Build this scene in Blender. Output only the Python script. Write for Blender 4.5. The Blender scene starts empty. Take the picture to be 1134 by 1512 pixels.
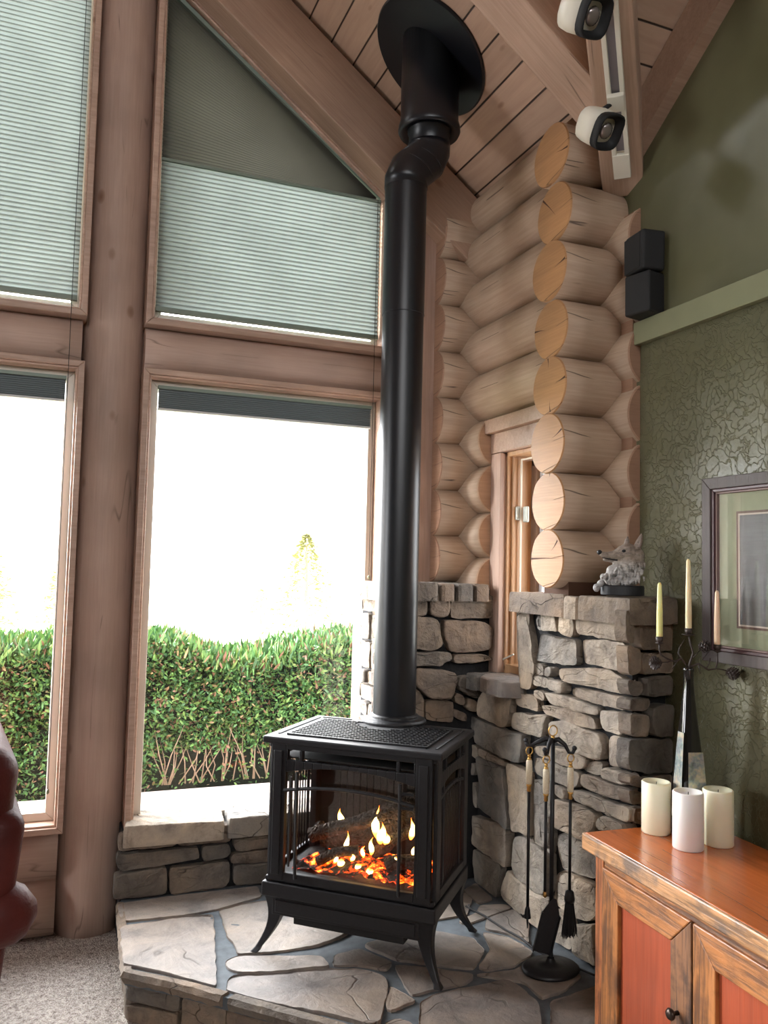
import bpy, bmesh, math, random
from mathutils import Vector, Matrix, noise
random.seed(7)
S = bpy.context.scene
COL = S.collection
PI = math.pi
def R(d): return math.radians(d)

# ------------------------------------------------------------------ camera
FPX = 1223.0
EYE = Vector((0, 0, 1.5))
_yaw, _p, _r = R(21.6), math.atan(80/1223.), R(1.35)
_F = Vector((math.sin(_yaw)*math.cos(_p), math.cos(_yaw)*math.cos(_p), math.sin(_p)))
_R0 = Vector((math.cos(_yaw), -math.sin(_yaw), 0)); _U0 = _R0.cross(_F)
_R = _R0*math.cos(_r) + _U0*math.sin(_r)
_U = _U0*math.cos(_r) - _R0*math.sin(_r)
cam_d = bpy.data.cameras.new('camera'); cam = bpy.data.objects.new('camera', cam_d); COL.objects.link(cam)
cam_d.sensor_fit = 'VERTICAL'; cam_d.sensor_height = 36.0; cam_d.lens = 36.0*FPX/1512.0
cam_d.clip_start = 0.02; cam_d.clip_end = 500
cam.matrix_world = Matrix(((_R.x, _U.x, -_F.x, EYE.x), (_R.y, _U.y, -_F.y, EYE.y), (_R.z, _U.z, -_F.z, EYE.z), (0, 0, 0, 1)))
S.camera = cam

def ray(x, y): return _F + _R*((x-567)/FPX) + _U*((756-y)/FPX)
def onP(x, y, p0, n):                      # point of a real plane seen at a survey reading
    d = ray(x, y); n = Vector(n); return EYE + d*((Vector(p0)-EYE).dot(n)/d.dot(n))
def onZ(x, y, z): return onP(x, y, (0, 0, z), (0, 0, 1))
def onY(x, y, Y): return onP(x, y, (0, Y, 0), (0, 1, 0))
def onX(x, y, X): return onP(x, y, (X, 0, 0), (1, 0, 0))

# ------------------------------------------------------------------ mesh helpers
class MB:
    def __init__(s): s.b = bmesh.new()
    def box(s, x0, x1, y0, y1, z0, z1, m=None):
        vs = [Vector((x, y, z)) for x in (x0, x1) for y in (y0, y1) for z in (z0, z1)]
        if m is not None: vs = [m @ v for v in vs]
        v = [s.b.verts.new(p) for p in vs]
        for f in ((0,1,3,2),(4,6,7,5),(0,4,5,1),(2,3,7,6),(0,2,6,4),(1,5,7,3)):
            s.b.faces.new([v[i] for i in f])
        return s
    def prism(s, poly, f0, f1):            # poly 2D list, f0/f1 map (a,b) to 3D for both caps
        a = [s.b.verts.new(f0(*p)) for p in poly]; b = [s.b.verts.new(f1(*p)) for p in poly]
        n = len(poly)
        s.b.faces.new(a); s.b.faces.new(b[::-1])
        for i in range(n): s.b.faces.new((a[i], b[i], b[(i+1) % n], a[(i+1) % n]))
        return s
    def tube(s, pts, rad, n=10, caps=True, sq=1.0):
        pts = [Vector(p) for p in pts]
        if not hasattr(rad, '__len__'): rad = [rad]*len(pts)
        rings = []; up = None
        for i, p in enumerate(pts):
            t = (pts[min(i+1, len(pts)-1)] - pts[max(i-1, 0)]).normalized()
            if up is None:
                up = Vector((0, 0, 1)) if abs(t.z) < .9 else Vector((1, 0, 0))
            u = (up - t*up.dot(t)).normalized(); up = u; w = t.cross(u)
            rings.append([s.b.verts.new(p + (u*math.cos(2*PI*k/n)*sq + w*math.sin(2*PI*k/n))*rad[i]) for k in range(n)])
        for a, b in zip(rings, rings[1:]):
            for k in range(n): s.b.faces.new((a[k], a[(k+1) % n], b[(k+1) % n], b[k]))
        if caps:
            s.b.faces.new(rings[0][::-1]); s.b.faces.new(rings[-1])
        return s
    def lathe(s, prof, n=32, at=(0, 0, 0), m=None, close=True):
        rings = []
        for r, z in prof:
            ring = []
            for k in range(n):
                v = Vector((r*math.cos(2*PI*k/n), r*math.sin(2*PI*k/n), z))
                if m is not None: v = m @ v
                ring.append(s.b.verts.new(v + Vector(at)))
            rings.append(ring)
        for a, b in zip(rings, rings[1:]):
            for k in range(n): s.b.faces.new((a[k], a[(k+1) % n], b[(k+1) % n], b[k]))
        if close:
            s.b.faces.new(rings[0][::-1]); s.b.faces.new(rings[-1])
        return s
    def ball(s, c, r, sc=(1, 1, 1), m=None, seg=16):
        mat = Matrix.Translation(Vector(c)) @ (m if m is not None else Matrix()) @ Matrix.Diagonal((r*sc[0], r*sc[1], r*sc[2], 1))
        bmesh.ops.create_uvsphere(s.b, u_segments=seg, v_segments=max(6, seg//2), radius=1, matrix=mat)
        return s
    def ring(s, c, r, t, m=None, n=20, k=8):
        m = m if m is not None else Matrix(); c = Vector(c); rs = []
        for i in range(n):
            a = 2*PI*i/n
            rs.append([s.b.verts.new(c + m @ Vector(((r+t*math.cos(2*PI*j/k))*math.cos(a), (r+t*math.cos(2*PI*j/k))*math.sin(a), t*math.sin(2*PI*j/k)))) for j in range(k)])
        for i in range(n):
            for j in range(k): s.b.faces.new((rs[i][j], rs[(i+1) % n][j], rs[(i+1) % n][(j+1) % k], rs[i][(j+1) % k]))
        return s
    def build(s, name, mat, parent=None, smooth=False, bevel=0, seg=2, sub=0, loc=None):
        bmesh.ops.recalc_face_normals(s.b, faces=s.b.faces[:])
        me = bpy.data.meshes.new(name); s.b.to_mesh(me); s.b.free()
        if mat: me.materials.append(mat)
        if smooth:
            for p in me.polygons: p.use_smooth = True
        o = bpy.data.objects.new(name, me); COL.objects.link(o)
        if parent is not None: o.parent = parent
        if loc is not None: o.location = loc
        if bevel:
            md = o.modifiers.new('bevel', 'BEVEL'); md.width = bevel; md.segments = seg; md.limit_method = 'ANGLE'; md.angle_limit = R(40)
            md.harden_normals = False
        if sub:
            md = o.modifiers.new('sub', 'SUBSURF'); md.levels = sub; md.render_levels = sub
        return o
def empty(name, loc=(0, 0, 0), rz=0):
    o = bpy.data.objects.new(name, None); COL.objects.link(o); o.location = loc; o.rotation_euler = (0, 0, rz)
    o.empty_display_size = .05
    return o
def tag(o, label, cat, group=None, kind=None):
    if label: o['label'] = label
    if cat: o['category'] = cat
    if group: o['group'] = group
    if kind: o['kind'] = kind
    return o
def struct(o, label=None, cat=None):
    o['kind'] = 'structure'
    if label: o['label'] = label
    if cat: o['category'] = cat
    return o
def kids(o): return [c for c in bpy.data.objects if c.parent == o]
def copy_tree(o, parent=None):
    c = o.copy(); COL.objects.link(c); c.parent = parent
    for ch in kids(o): copy_tree(ch, c)
    return c

# ------------------------------------------------------------------ materials
def newmat(name):
    m = bpy.data.materials.new(name); m.use_nodes = True
    nt = m.node_tree; b = nt.nodes['Principled BSDF']
    return m, nt, b
def node(nt, t, **kw):
    n = nt.nodes.new(t)
    for k, v in kw.items():
        if k in n.inputs: n.inputs[k].default_value = v
        else: setattr(n, k, v)
    return n
def ramp(nt, stops, src=None):
    n = nt.nodes.new('ShaderNodeValToRGB'); cr = n.color_ramp
    while len(cr.elements) < len(stops): cr.elements.new(.5)
    for e, (p, c) in zip(cr.elements, stops):
        e.position = p; e.color = (c[0], c[1], c[2], 1) if hasattr(c, '__len__') else (c, c, c, 1)
    if src is not None: nt.links.new(src, n.inputs[0])
    return n
def coords(nt, scale=(1, 1, 1), rot=(0, 0, 0), kind='Object'):
    tc = nt.nodes.new('ShaderNodeTexCoord'); mp = nt.nodes.new('ShaderNodeMapping')
    mp.inputs['Scale'].default_value = scale; mp.inputs['Rotation'].default_value = rot
    nt.links.new(tc.outputs[kind], mp.inputs[0]); return mp.outputs[0]
def noise_n(nt, vec, scale, detail=4, rough=.55, dist=0):
    n = node(nt, 'ShaderNodeTexNoise'); n.inputs['Scale'].default_value = scale; n.inputs['Detail'].default_value = detail
    n.inputs['Roughness'].default_value = rough; n.inputs['Distortion'].default_value = dist
    nt.links.new(vec, n.inputs['Vector']); return n.outputs['Fac']
def mixc(nt, fac, a, b, mode='MIX'):
    n = nt.nodes.new('ShaderNodeMix'); n.data_type = 'RGBA'; n.blend_type = mode
    for i, v in ((0, fac), (6, a), (7, b)):
        if hasattr(v, 'is_output') or isinstance(v, bpy.types.NodeSocket): nt.links.new(v, n.inputs[i])
        elif hasattr(v, '__len__'): n.inputs[i].default_value = (v[0], v[1], v[2], 1)
        else: n.inputs[i].default_value = v
    return n.outputs[2]
def mth(nt, op, a, b=0.0, c=0.0):
    n = nt.nodes.new('ShaderNodeMath'); n.operation = op
    for i, v in enumerate((a, b, c)):
        if isinstance(v, bpy.types.NodeSocket): nt.links.new(v, n.inputs[i])
        else: n.inputs[i].default_value = v
    return n.outputs[0]
def bump(nt, b, h, strength=.3, dist=.01):
    n = nt.nodes.new('ShaderNodeBump'); n.inputs['Strength'].default_value = strength; n.inputs['Distance'].default_value = dist
    nt.links.new(h, n.inputs['Height']); nt.links.new(n.outputs[0], b.inputs['Normal'])
def plain(name, c, rough=.5, metal=0, nz=0, nscale=30, bmp=0, coat=0, spec=.5):
    m, nt, b = newmat(name)
    b.inputs['Roughness'].default_value = rough; b.inputs['Metallic'].default_value = metal
    b.inputs['Coat Weight'].default_value = coat; b.inputs['Specular IOR Level'].default_value = spec
    v = coords(nt); f = noise_n(nt, v, nscale)
    k = nz
    r = ramp(nt, [(.3, [x*(1-k) for x in c]), (.7, [min(1, x*(1+k)) for x in c])], f)
    nt.links.new(r.outputs[0], b.inputs['Base Color'])
    if bmp: bump(nt, b, f, bmp, .004)
    return m
def wood(name, c, dark, axis='x', rough=.6, crack=.5, knots=True, coat=0, grain=1.0, gl=14, dens=1.0, bmpd=.003):
    """pale boards and logs, grain along the given local axis"""
    m, nt, b = newmat(name)
    st = {'x': (1.2, gl, gl), 'y': (gl, 1.2, gl), 'z': (gl, gl, 1.2)}[axis]
    tight = {'x': (.9, 26, 26), 'y': (26, .9, 26), 'z': (26, 26, .9)}[axis]
    v = coords(nt, st); f = noise_n(nt, v, 2.2*dens, 5, .6, .8)
    f2 = noise_n(nt, coords(nt, (1, 1, 1)), 2.3, 3, .5)
    f3 = noise_n(nt, coords(nt, tight), 5*dens, 3, .6)
    rr = ramp(nt, [(.25, [c[i]*(1-.35*grain)+dark[i]*.35*grain for i in range(3)]), (.55, c), (.8, [min(1, x*1.08) for x in c])], f)
    mott = ramp(nt, [(.35, [.80, .78, .77]), (.7, [1.07, 1.05, 1.03])], f2)
    col = mixc(nt, 1.0, rr.outputs[0], mott.outputs[0], 'MULTIPLY')
    fine = ramp(nt, [(.42, [.88, .86, .84]), (.6, [1, 1, 1])], f3)
    col = mixc(nt, grain*.8 if grain < 1.2 else 1.0, col, mixc(nt, 1.0, col, fine.outputs[0], 'MULTIPLY'))
    if knots:
        kv = {'x': (1.4, 2.4, 2.4), 'y': (2.4, 1.4, 2.4), 'z': (2.4, 2.4, 1.4)}[axis]
        vo = node(nt, 'ShaderNodeTexVoronoi'); vo.inputs['Scale'].default_value = 2.2
        nt.links.new(coords(nt, kv), vo.inputs['Vector'])
        kr = ramp(nt, [(.02, 1), (.075, .55), (.11, 0)], vo.outputs['Distance'])
        col = mixc(nt, kr.outputs[0], col, [dark[i]*.8 for i in range(3)])
    if crack:
        cv = {'x': (.55, 7, 7), 'y': (7, .55, 7), 'z': (7, 7, .55)}[axis]
        g = noise_n(nt, coords(nt, cv), 1.6, 1, .3, 0)
        d = mth(nt, 'ABSOLUTE', mth(nt, 'SUBTRACT', g, .5))
        line = ramp(nt, [(.0, 1), (.0022, .9), (.0055, 0)], d)
        mk = ramp(nt, [(.58, 0), (.62, 1)], noise_n(nt, coords(nt, (1.6, 1.6, 1.6)), 2.1, 1))
        cf = mth(nt, 'MULTIPLY', mth(nt, 'MULTIPLY', line.outputs[0], mk.outputs[0]), crack)
        col = mixc(nt, cf, col, [dark[i]*.15 for i in range(3)])
        bump(nt, b, mth(nt, 'SUBTRACT', mth(nt, 'MULTIPLY', f3, .35), cf), .6, bmpd)
    else:
        bump(nt, b, f3, .35, bmpd)
    nt.links.new(col, b.inputs['Base Color'])
    b.inputs['Roughness'].default_value = rough; b.inputs['Coat Weight'].default_value = coat
    b.inputs['Coat Roughness'].default_value = .18
    return m
def planks(name, c, dark, across, width, rough=.55):
    """tongue and groove boards; across = 0 (x) or 1 (y)"""
    m, nt, b = newmat(name)
    tc = nt.nodes.new('ShaderNodeTexCoord'); sp = nt.nodes.new('ShaderNodeSeparateXYZ'); nt.links.new(tc.outputs['Object'], sp.inputs[0])
    u = mth(nt, 'DIVIDE', sp.outputs[across], width)
    fl = mth(nt, 'FLOOR', u); fr = mth(nt, 'FRACT', u)
    wn = nt.nodes.new('ShaderNodeTexWhiteNoise'); wn.noise_dimensions = '1D'; nt.links.new(fl, wn.inputs['W'])
    d = mth(nt, 'MINIMUM', fr, mth(nt, 'SUBTRACT', 1.0, fr))
    gr = ramp(nt, [(.0, 1), (.018, 1), (.035, 0)], d)
    off = nt.nodes.new('ShaderNodeVectorMath'); off.operation = 'ADD'; nt.links.new(tc.outputs['Object'], off.inputs[0])
    sc = nt.nodes.new('ShaderNodeVectorMath'); sc.operation = 'SCALE'; nt.links.new(wn.outputs['Color'], sc.inputs[0]); sc.inputs['Scale'].default_value = 7
    nt.links.new(sc.outputs[0], off.inputs[1])
    mp = nt.nodes.new('ShaderNodeMapping'); nt.links.new(off.outputs[0], mp.inputs[0])
    mp.inputs['Scale'].default_value = (14, 1.3, 14) if across == 0 else (1.3, 14, 14)
    f = noise_n(nt, mp.outputs[0], 2.0, 5, .6, .9)
    rr = ramp(nt, [(.3, [c[i]*.78+dark[i]*.12 for i in range(3)]), (.6, c), (.85, [min(1, x*1.1) for x in c])], f)
    tone = ramp(nt, [(0, [.82, .80, .78]), (1, [1.08, 1.05, 1.02])], wn.outputs['Value'])
    col = mixc(nt, 1.0, rr.outputs[0], tone.outputs[0], 'MULTIPLY')
    vo = node(nt, 'ShaderNodeTexVoronoi'); vo.inputs['Scale'].default_value = 3.0
    mp2 = nt.nodes.new('ShaderNodeMapping'); nt.links.new(off.outputs[0], mp2.inputs[0])
    mp2.inputs['Scale'].default_value = (2.2, 1.0, 2.2) if across == 0 else (1.0, 2.2, 2.2)
    nt.links.new(mp2.outputs[0], vo.inputs['Vector'])
    kr = ramp(nt, [(.02, 1), (.07, .45), (.10, 0)], vo.outputs['Distance'])
    col = mixc(nt, kr.outputs[0], col, [dark[i]*.7 for i in range(3)])
    col = mixc(nt, gr.outputs[0], col, [dark[i]*.10 for i in range(3)])
    nt.links.new(col, b.inputs['Base Color']); b.inputs['Roughness'].default_value = rough
    bump(nt, b, mth(nt, 'SUBTRACT', mth(nt, 'MULTIPLY', f, .15), gr.outputs[0]), .8, .004)
    return m
def stone_mat(name, a, b_, c3, rough=.85, bm=1.0, sc=1.0):
    m, nt, b = newmat(name)
    g = nt.nodes.new('ShaderNodeNewGeometry')
    tone = ramp(nt, [(0, a), (.45, b_), (.75, c3), (1, [x*.8 for x in b_])], g.outputs['Random Per Island'])
    v = coords(nt)
    f = noise_n(nt, v, 9*sc, 6, .65, .4); f2 = noise_n(nt, v, 3.2*sc, 3, .5)
    mot = ramp(nt, [(.3, [.52, .51, .52]), (.5, [.98, .96, .94]), (.72, [1.35, 1.27, 1.16])], f)
    mo2 = ramp(nt, [(.35, [.85, .87, .9]), (.65, [1.1, 1.03, .95])], f2)
    col = mixc(nt, 1.0, mixc(nt, 1.0, tone.outputs[0], mot.outputs[0], 'MULTIPLY'), mo2.outputs[0], 'MULTIPLY')
    h = noise_n(nt, v, 26*sc, 8, .7, .3)
    cr = node(nt, 'ShaderNodeTexVoronoi'); cr.feature = 'DISTANCE_TO_EDGE'; cr.inputs['Scale'].default_value = 5*sc
    vv = coords(nt, (1, 1, 2.6)); 
    mx = nt.nodes.new('ShaderNodeMix'); mx.data_type = 'VECTOR'; mx.inputs[0].default_value = .12
    nz = node(nt, 'ShaderNodeTexNoise'); nz.inputs['Scale'].default_value = 6; nt.links.new(vv, nz.inputs['Vector'])
    nt.links.new(vv, mx.inputs[4]); nt.links.new(nz.outputs['Color'], mx.inputs[5]); nt.links.new(mx.outputs[1], cr.inputs['Vector'])
    ck = ramp(nt, [(0, 0), (.012, 1)], cr.outputs['Distance'])
    mk = ramp(nt, [(.5, 1), (.58, 0)], noise_n(nt, v, 4.1*sc, 2))
    ckf = mth(nt, 'MAXIMUM', ck.outputs[0], mk.outputs[0])
    col = mixc(nt, 1.0, col, mixc(nt, ckf, (.45, .42, .4), (1, 1, 1)), 'MULTIPLY')
    nt.links.new(col, b.inputs['Base Color']); b.inputs['Roughness'].default_value = rough
    bump(nt, b, mth(nt, 'ADD', mth(nt, 'ADD', mth(nt, 'MULTIPLY', h, .5), f), mth(nt, 'MULTIPLY', ckf, .35)), bm, .018)
    return m

PINE = (.56, .40, .31); PINED = (.26, .14, .09)
M = {}
M['log'] = wood('whitewashed_log', (.45, .332, .240), PINED, 'x', .62, crack=.9)
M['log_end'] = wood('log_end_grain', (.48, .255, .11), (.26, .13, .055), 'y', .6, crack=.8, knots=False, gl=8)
M['log_end_mid'] = wood('log_end_shaded_side', (.44, .28, .18), (.2, .1, .06), 'y', .6, crack=.7, knots=False, gl=8)  # duller copy of log_end, the shade of its facing put into the colour
M['log_end_dark'] = wood('log_end_dark_brown', (.34, .20, .13), (.2, .1, .06), 'y', .6, crack=.7, knots=False, gl=8)  # end grain in a darker brown
M['post'] = wood('post_pine', (.50, .365, .30), PINED, 'x', .6, crack=.5, grain=.5)
M['trim'] = wood('trim_pine', (.52, .365, .285), PINED, 'x', .5, crack=0, gl=18)
M['trimz'] = wood('trim_pine_upright', (.48, .33, .26), PINED, 'z', .5, crack=0, gl=18)
M['beam'] = wood('beam_pine', (.50, .35, .26), (.36, .2, .13), 'x', .6, crack=.6)
M['rafter'] = wood('rafter_pine', (.42, .28, .20), PINED, 'x', .6, crack=.3)
M['casing_o'] = wood('amber_casing', (.56, .33, .17), (.3, .14, .06), 'z', .45, crack=0, gl=22, coat=.1)
M['ceil1'] = planks('pine_ceiling_boards', (.52, .365, .27), (.34, .18, .11), 0, .105)
M['ceil2'] = planks('pine_ceiling_boards_cross', (.58, .41, .30), (.34, .18, .11), 1, .105)
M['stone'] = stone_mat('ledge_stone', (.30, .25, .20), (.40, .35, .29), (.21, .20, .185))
M['stone_shaded'] = stone_mat('ledge_stone_shaded', (.17, .13, .10), (.235, .19, .148), (.13, .118, .105))  # darker, browner copy of the ledge stone with shade put into its colour
M['flag'] = stone_mat('hearth_flagstone', (.24, .208, .182), (.29, .255, .228), (.20, .178, .165), rough=.6, bm=.6, sc=.7)
M['mortar'] = plain('dark_mortar', (.010, .010, .011), .95, nz=.3, nscale=60, bmp=.5)
M['grout'] = plain('blue_grey_grout', (.085, .098, .110), .85, nz=.25, nscale=25, bmp=.4)
M['green'] = None
def green():
    m, nt, b = newmat('textured_green_plaster')
    v = coords(nt)
    vo = node(nt, 'ShaderNodeTexVoronoi'); vo.feature = 'DISTANCE_TO_EDGE'; vo.inputs['Scale'].default_value = 30
    nz = node(nt, 'ShaderNodeTexNoise'); nz.inputs['Scale'].default_value = 11; nz.inputs['Detail'].default_value = 4; nt.links.new(v, nz.inputs['Vector'])
    mx = nt.nodes.new('ShaderNodeMix'); mx.data_type = 'VECTOR'; mx.inputs[0].default_value = .16
    nt.links.new(v, mx.inputs[4]); nt.links.new(nz.outputs['Color'], mx.inputs[5]); nt.links.new(mx.outputs[1], vo.inputs['Vector'])
    ck = ramp(nt, [(0, 1), (.06, 0)], vo.outputs['Distance'])
    sp = nt.nodes.new('ShaderNodeSeparateXYZ'); nt.links.new(v, sp.inputs[0])
    lower = ramp(nt, [(.0, 1), (.02, 0)], mth(nt, 'SUBTRACT', sp.outputs[2], 2.33))
    f = noise_n(nt, v, 3.0, 3)
    c = ramp(nt, [(.35, (.088, .086, .044)), (.65, (.115, .110, .060))], f)
    nt.links.new(c.outputs[0], b.inputs['Base Color'])
    rgh = ramp(nt, [(.4, .30), (.6, .45)], noise_n(nt, v, 9, 3)); nt.links.new(rgh.outputs[0], b.inputs['Roughness'])
    h = mth(nt, 'MULTIPLY', mth(nt, 'ADD', ck.outputs[0], mth(nt, 'MULTIPLY', noise_n(nt, v, 45, 4), .8)), lower.outputs[0])
    bump(nt, b, h, .55, .004)
    return m
M['green'] = green()
M['ledge'] = plain('sage_painted_trim', (.21, .215, .13), .45, nz=.05, nscale=8)
M['black'] = plain('black_cast_iron', (.010, .010, .012), .45, nz=.2, nscale=90, bmp=.12, spec=.38)
M['pipe'] = plain('black_enamel_pipe', (.006, .007, .010), .34, nz=.05, nscale=4, spec=.5)
M['pitch'] = plain('matt_black', (.006, .006, .007), .7)
M['white'] = plain('ivory_plastic', (.72, .68, .58), .4)
M['vinyl'] = plain('cream_vinyl_sash', (.62, .57, .50), .4)
M['carpet'] = None
def carpet():
    m, nt, b = newmat('beige_pile_carpet'); v = coords(nt)
    f = noise_n(nt, v, 48, 3, .8); g = noise_n(nt, v, 150, 2, .7); w = noise_n(nt, v, 3, 3)
    c = ramp(nt, [(.36, (.16, .12, .10)), (.47, (.46, .39, .34)), (.60, (.74, .67, .60))], mth(nt, 'ADD', mth(nt, 'MULTIPLY', f, .6), mth(nt, 'MULTIPLY', g, .4)))
    col = mixc(nt, 1.0, c.outputs[0], ramp(nt, [(.3, .85), (.7, 1.08)], w).outputs[0], 'MULTIPLY')
    nt.links.new(col, b.inputs['Base Color']); b.inputs['Roughness'].default_value = 1; b.inputs['Specular IOR Level'].default_value = .1
    bump(nt, b, mth(nt, 'ADD', f, g), 1.0, .02); return m
M['carpet'] = carpet()
def glassm(name, refl=.07, tint=(1, 1, 1)):
    m = bpy.data.materials.new(name); m.use_nodes = True; nt = m.node_tree; nt.nodes.clear()
    o = nt.nodes.new('ShaderNodeOutputMaterial'); t = nt.nodes.new('ShaderNodeBsdfTransparent'); t.inputs[0].default_value = (*tint, 1)
    g = nt.nodes.new('ShaderNodeBsdfGlossy'); g.inputs['Roughness'].default_value = .01
    mx = nt.nodes.new('ShaderNodeMixShader'); mx.inputs[0].default_value = refl
    nt.links.new(t.outputs[0], mx.inputs[1]); nt.links.new(g.outputs[0], mx.inputs[2]); nt.links.new(mx.outputs[0], o.inputs[0]); return m
M['glass'] = glassm('window_glass', .05)
M['stoveglass'] = glassm('stove_glass', .05, (.9, .9, .9))
def shade(name, dif, tra):
    m = bpy.data.materials.new(name); m.use_nodes = True; nt = m.node_tree; nt.nodes.clear()
    o = nt.nodes.new('ShaderNodeOutputMaterial'); d = nt.nodes.new('ShaderNodeBsdfDiffuse'); t = nt.nodes.new('ShaderNodeBsdfTranslucent')
    v = coords(nt); f = noise_n(nt, v, 5, 3)
    r = ramp(nt, [(.3, [x*.88 for x in tra]), (.7, [x*1.1 for x in tra])], f); nt.links.new(r.outputs[0], t.inputs[0])
    d.inputs[0].default_value = (*dif, 1)
    a = nt.nodes.new('ShaderNodeAddShader'); nt.links.new(d.outputs[0], a.inputs[0]); nt.links.new(t.outputs[0], a.inputs[1]); nt.links.new(a.outputs[0], o.inputs[0]); return m
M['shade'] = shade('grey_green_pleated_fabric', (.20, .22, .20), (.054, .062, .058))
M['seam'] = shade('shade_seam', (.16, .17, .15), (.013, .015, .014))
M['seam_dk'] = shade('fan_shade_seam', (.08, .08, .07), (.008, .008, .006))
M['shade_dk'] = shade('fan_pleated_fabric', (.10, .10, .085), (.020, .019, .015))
M['shade_fold'] = shade('folded_shade_fabric', (.20, .23, .24), (.008, .009, .009))
M['rail_g'] = plain('sage_shade_rail', (.18, .23, .19), .5)
def emis(name, c, s):
    m = bpy.data.materials.new(name); m.use_nodes = True; nt = m.node_tree; nt.nodes.clear()
    o = nt.nodes.new('ShaderNodeOutputMaterial'); e = nt.nodes.new('ShaderNodeEmission'); e.inputs[0].default_value = (*c, 1); e.inputs[1].default_value = s
    nt.links.new(e.outputs[0], o.inputs[0]); return m
# ================================================================== ROOM SHELL
def z1(X): return 3.346 - .77*(X-1.693)          # main roof slope (rises to the left)
def z2(Y): return 3.198 + .70*(2.45-Y)           # cross roof slope (rises towards the viewer)
XR, YR = -1.2, 2.45-(z1(-1.2)-3.198)/.70
ZR = z1(XR)
YV = 2.45+(3.198-z1(1.95))/.70                    # valley foot on the green wall
YB = 2*YR-YV                                      # mirrored valley
GX = 1.95

o = MB().box(-4.5, 2.05, -4.6, 3.78, -.15, 0).build('floor', M['carpet']); struct(o, 'beige pile carpet covering the floor', 'floor')
def slab(name, polys, mat, t=.06, label=None):
    mb = MB()
    for poly in polys:
        mb.prism([(i, 0) for i in range(len(poly))], lambda i, _: Vector(poly[i]), lambda i, _: Vector(poly[i])+Vector((0, 0, t)))
    o = mb.build(name, mat); struct(o, label, 'ceiling'); return o
slab('ceiling', [[(XR, 3.8, ZR), (XR, YR, ZR), (GX+.1, YV+.14, z1(GX+.1)), (GX+.1, 3.8, z1(GX+.1))],
                 [(XR, YR, ZR), (XR, -4.7, ZR), (GX+.1, -4.7, z1(GX+.1)), (GX+.1, YB, z1(GX+.1))],
                 [(XR, 3.8, ZR), (-4.5, 3.8, z1(2.1)), (-4.5, -4.7, z1(2.1)), (XR, -4.7, ZR)]], M['ceil1'], label='sloping whitewashed pine board ceiling')
slab('ceiling', [[(XR, YR, ZR), (GX+.12, YV+.14, z1(GX+.12)), (GX+.12, YR, ZR)], [(XR, YR, ZR), (GX+.12, YR, ZR), (GX+.12, YB, z1(GX+.12))]],
     M['ceil2'], label='pine board ceiling of the cross gable over the green wall')

# green wall on the right (gable end)
pg = [(-4.7, 0), (2.72, 0), (2.72, z1(GX)), (YV, z1(GX)), (YR, ZR), (YB, z1(GX)), (-4.7, z1(GX))]
o = MB().prism(pg, lambda a, b: Vector((GX, a, b)), lambda a, b: Vector((GX+.1, a, b))).build('wall_right', M['green'])
struct(o, 'olive green wall, textured plaster below the painted ledge and smooth above', 'wall')
o = MB().box(GX-.028, GX, -4.6, 2.43, 2.322, 2.405).build('trim_1', M['ledge'], bevel=.003); struct(o, 'sage painted ledge running along the green wall', 'trim')
mb = MB()
mb.prism([(YR, ZR-.19), (YR, ZR), (2.47, z2(2.47)), (2.47, z2(2.47)-.19)], lambda a, b: Vector((GX-.05, a, b-.005)), lambda a, b: Vector((GX, a, b-.005)))
o = mb.build('trim_2', M['rafter']); struct(o, 'pine board along the sloping top of the green wall', 'trim')

# side wall behind the logs with the small window opening, wall stub
YS0, YS1 = 2.72, 3.19           # clear opening of the small window
ZS0, ZS1 = 1.06, 2.015
mb = MB()
mb.box(1.87, 2.02, 2.66, YS0, 0, 3.3).box(1.87, 2.02, YS1, 3.72, 0, 3.3)
mb.box(1.87, 2.02, YS0, YS1, 0, ZS0).box(1.87, 2.02, YS0, YS1, ZS1, 3.3)
o = mb.build('wall_side', M['trimz']); struct(o, 'wall behind the stacked logs beside the small window', 'wall')

# window wall
def zr(X): return 3.243+.77*(1.322-X)
W1L, W1R, W2L, W2R = -.93, .035, .355, 1.357
WB1, WB2, WT, WU = .475, .425, 2.255, 2.53
ps = [[(-4.5, 0), (W1L, 0), (W1L, z1(W1L)), (XR, ZR), (-4.5, z1(2.1))],
      [(W1L, 0), (W1R, 0), (W1R, WB1), (W1L, WB1)], [(W1L, WT), (W1R, WT), (W1R, WU), (W1L, WU)],
      [(W1L, zr(W1L)), (W1R, zr(W1R)), (W1R, z1(W1R)), (W1L, z1(W1L))],
      [(W1R, 0), (W2L, 0), (W2L, z1(W2L)), (W1R, z1(W1R))],
      [(W2L, 0), (W2R, 0), (W2R, WB2), (W2L, WB2)], [(W2L, WT), (W2R, WT), (W2R, WU), (W2L, WU)],
      [(W2L, zr(W2L)), (W2R, zr(W2R)), (W2R, z1(W2R)), (W2L, z1(W2L))],
      [(W2R, 0), (2.02, 0), (2.02, z1(2.02)), (W2R, z1(W2R))]]
mb = MB()
for p in ps: mb.prism(p, lambda a, b: Vector((a, 3.68, b)), lambda a, b: Vector((a, 3.80, b)))
o = mb.build('wall_back', M['trim']); struct(o, 'pine clad window wall', 'wall')
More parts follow.
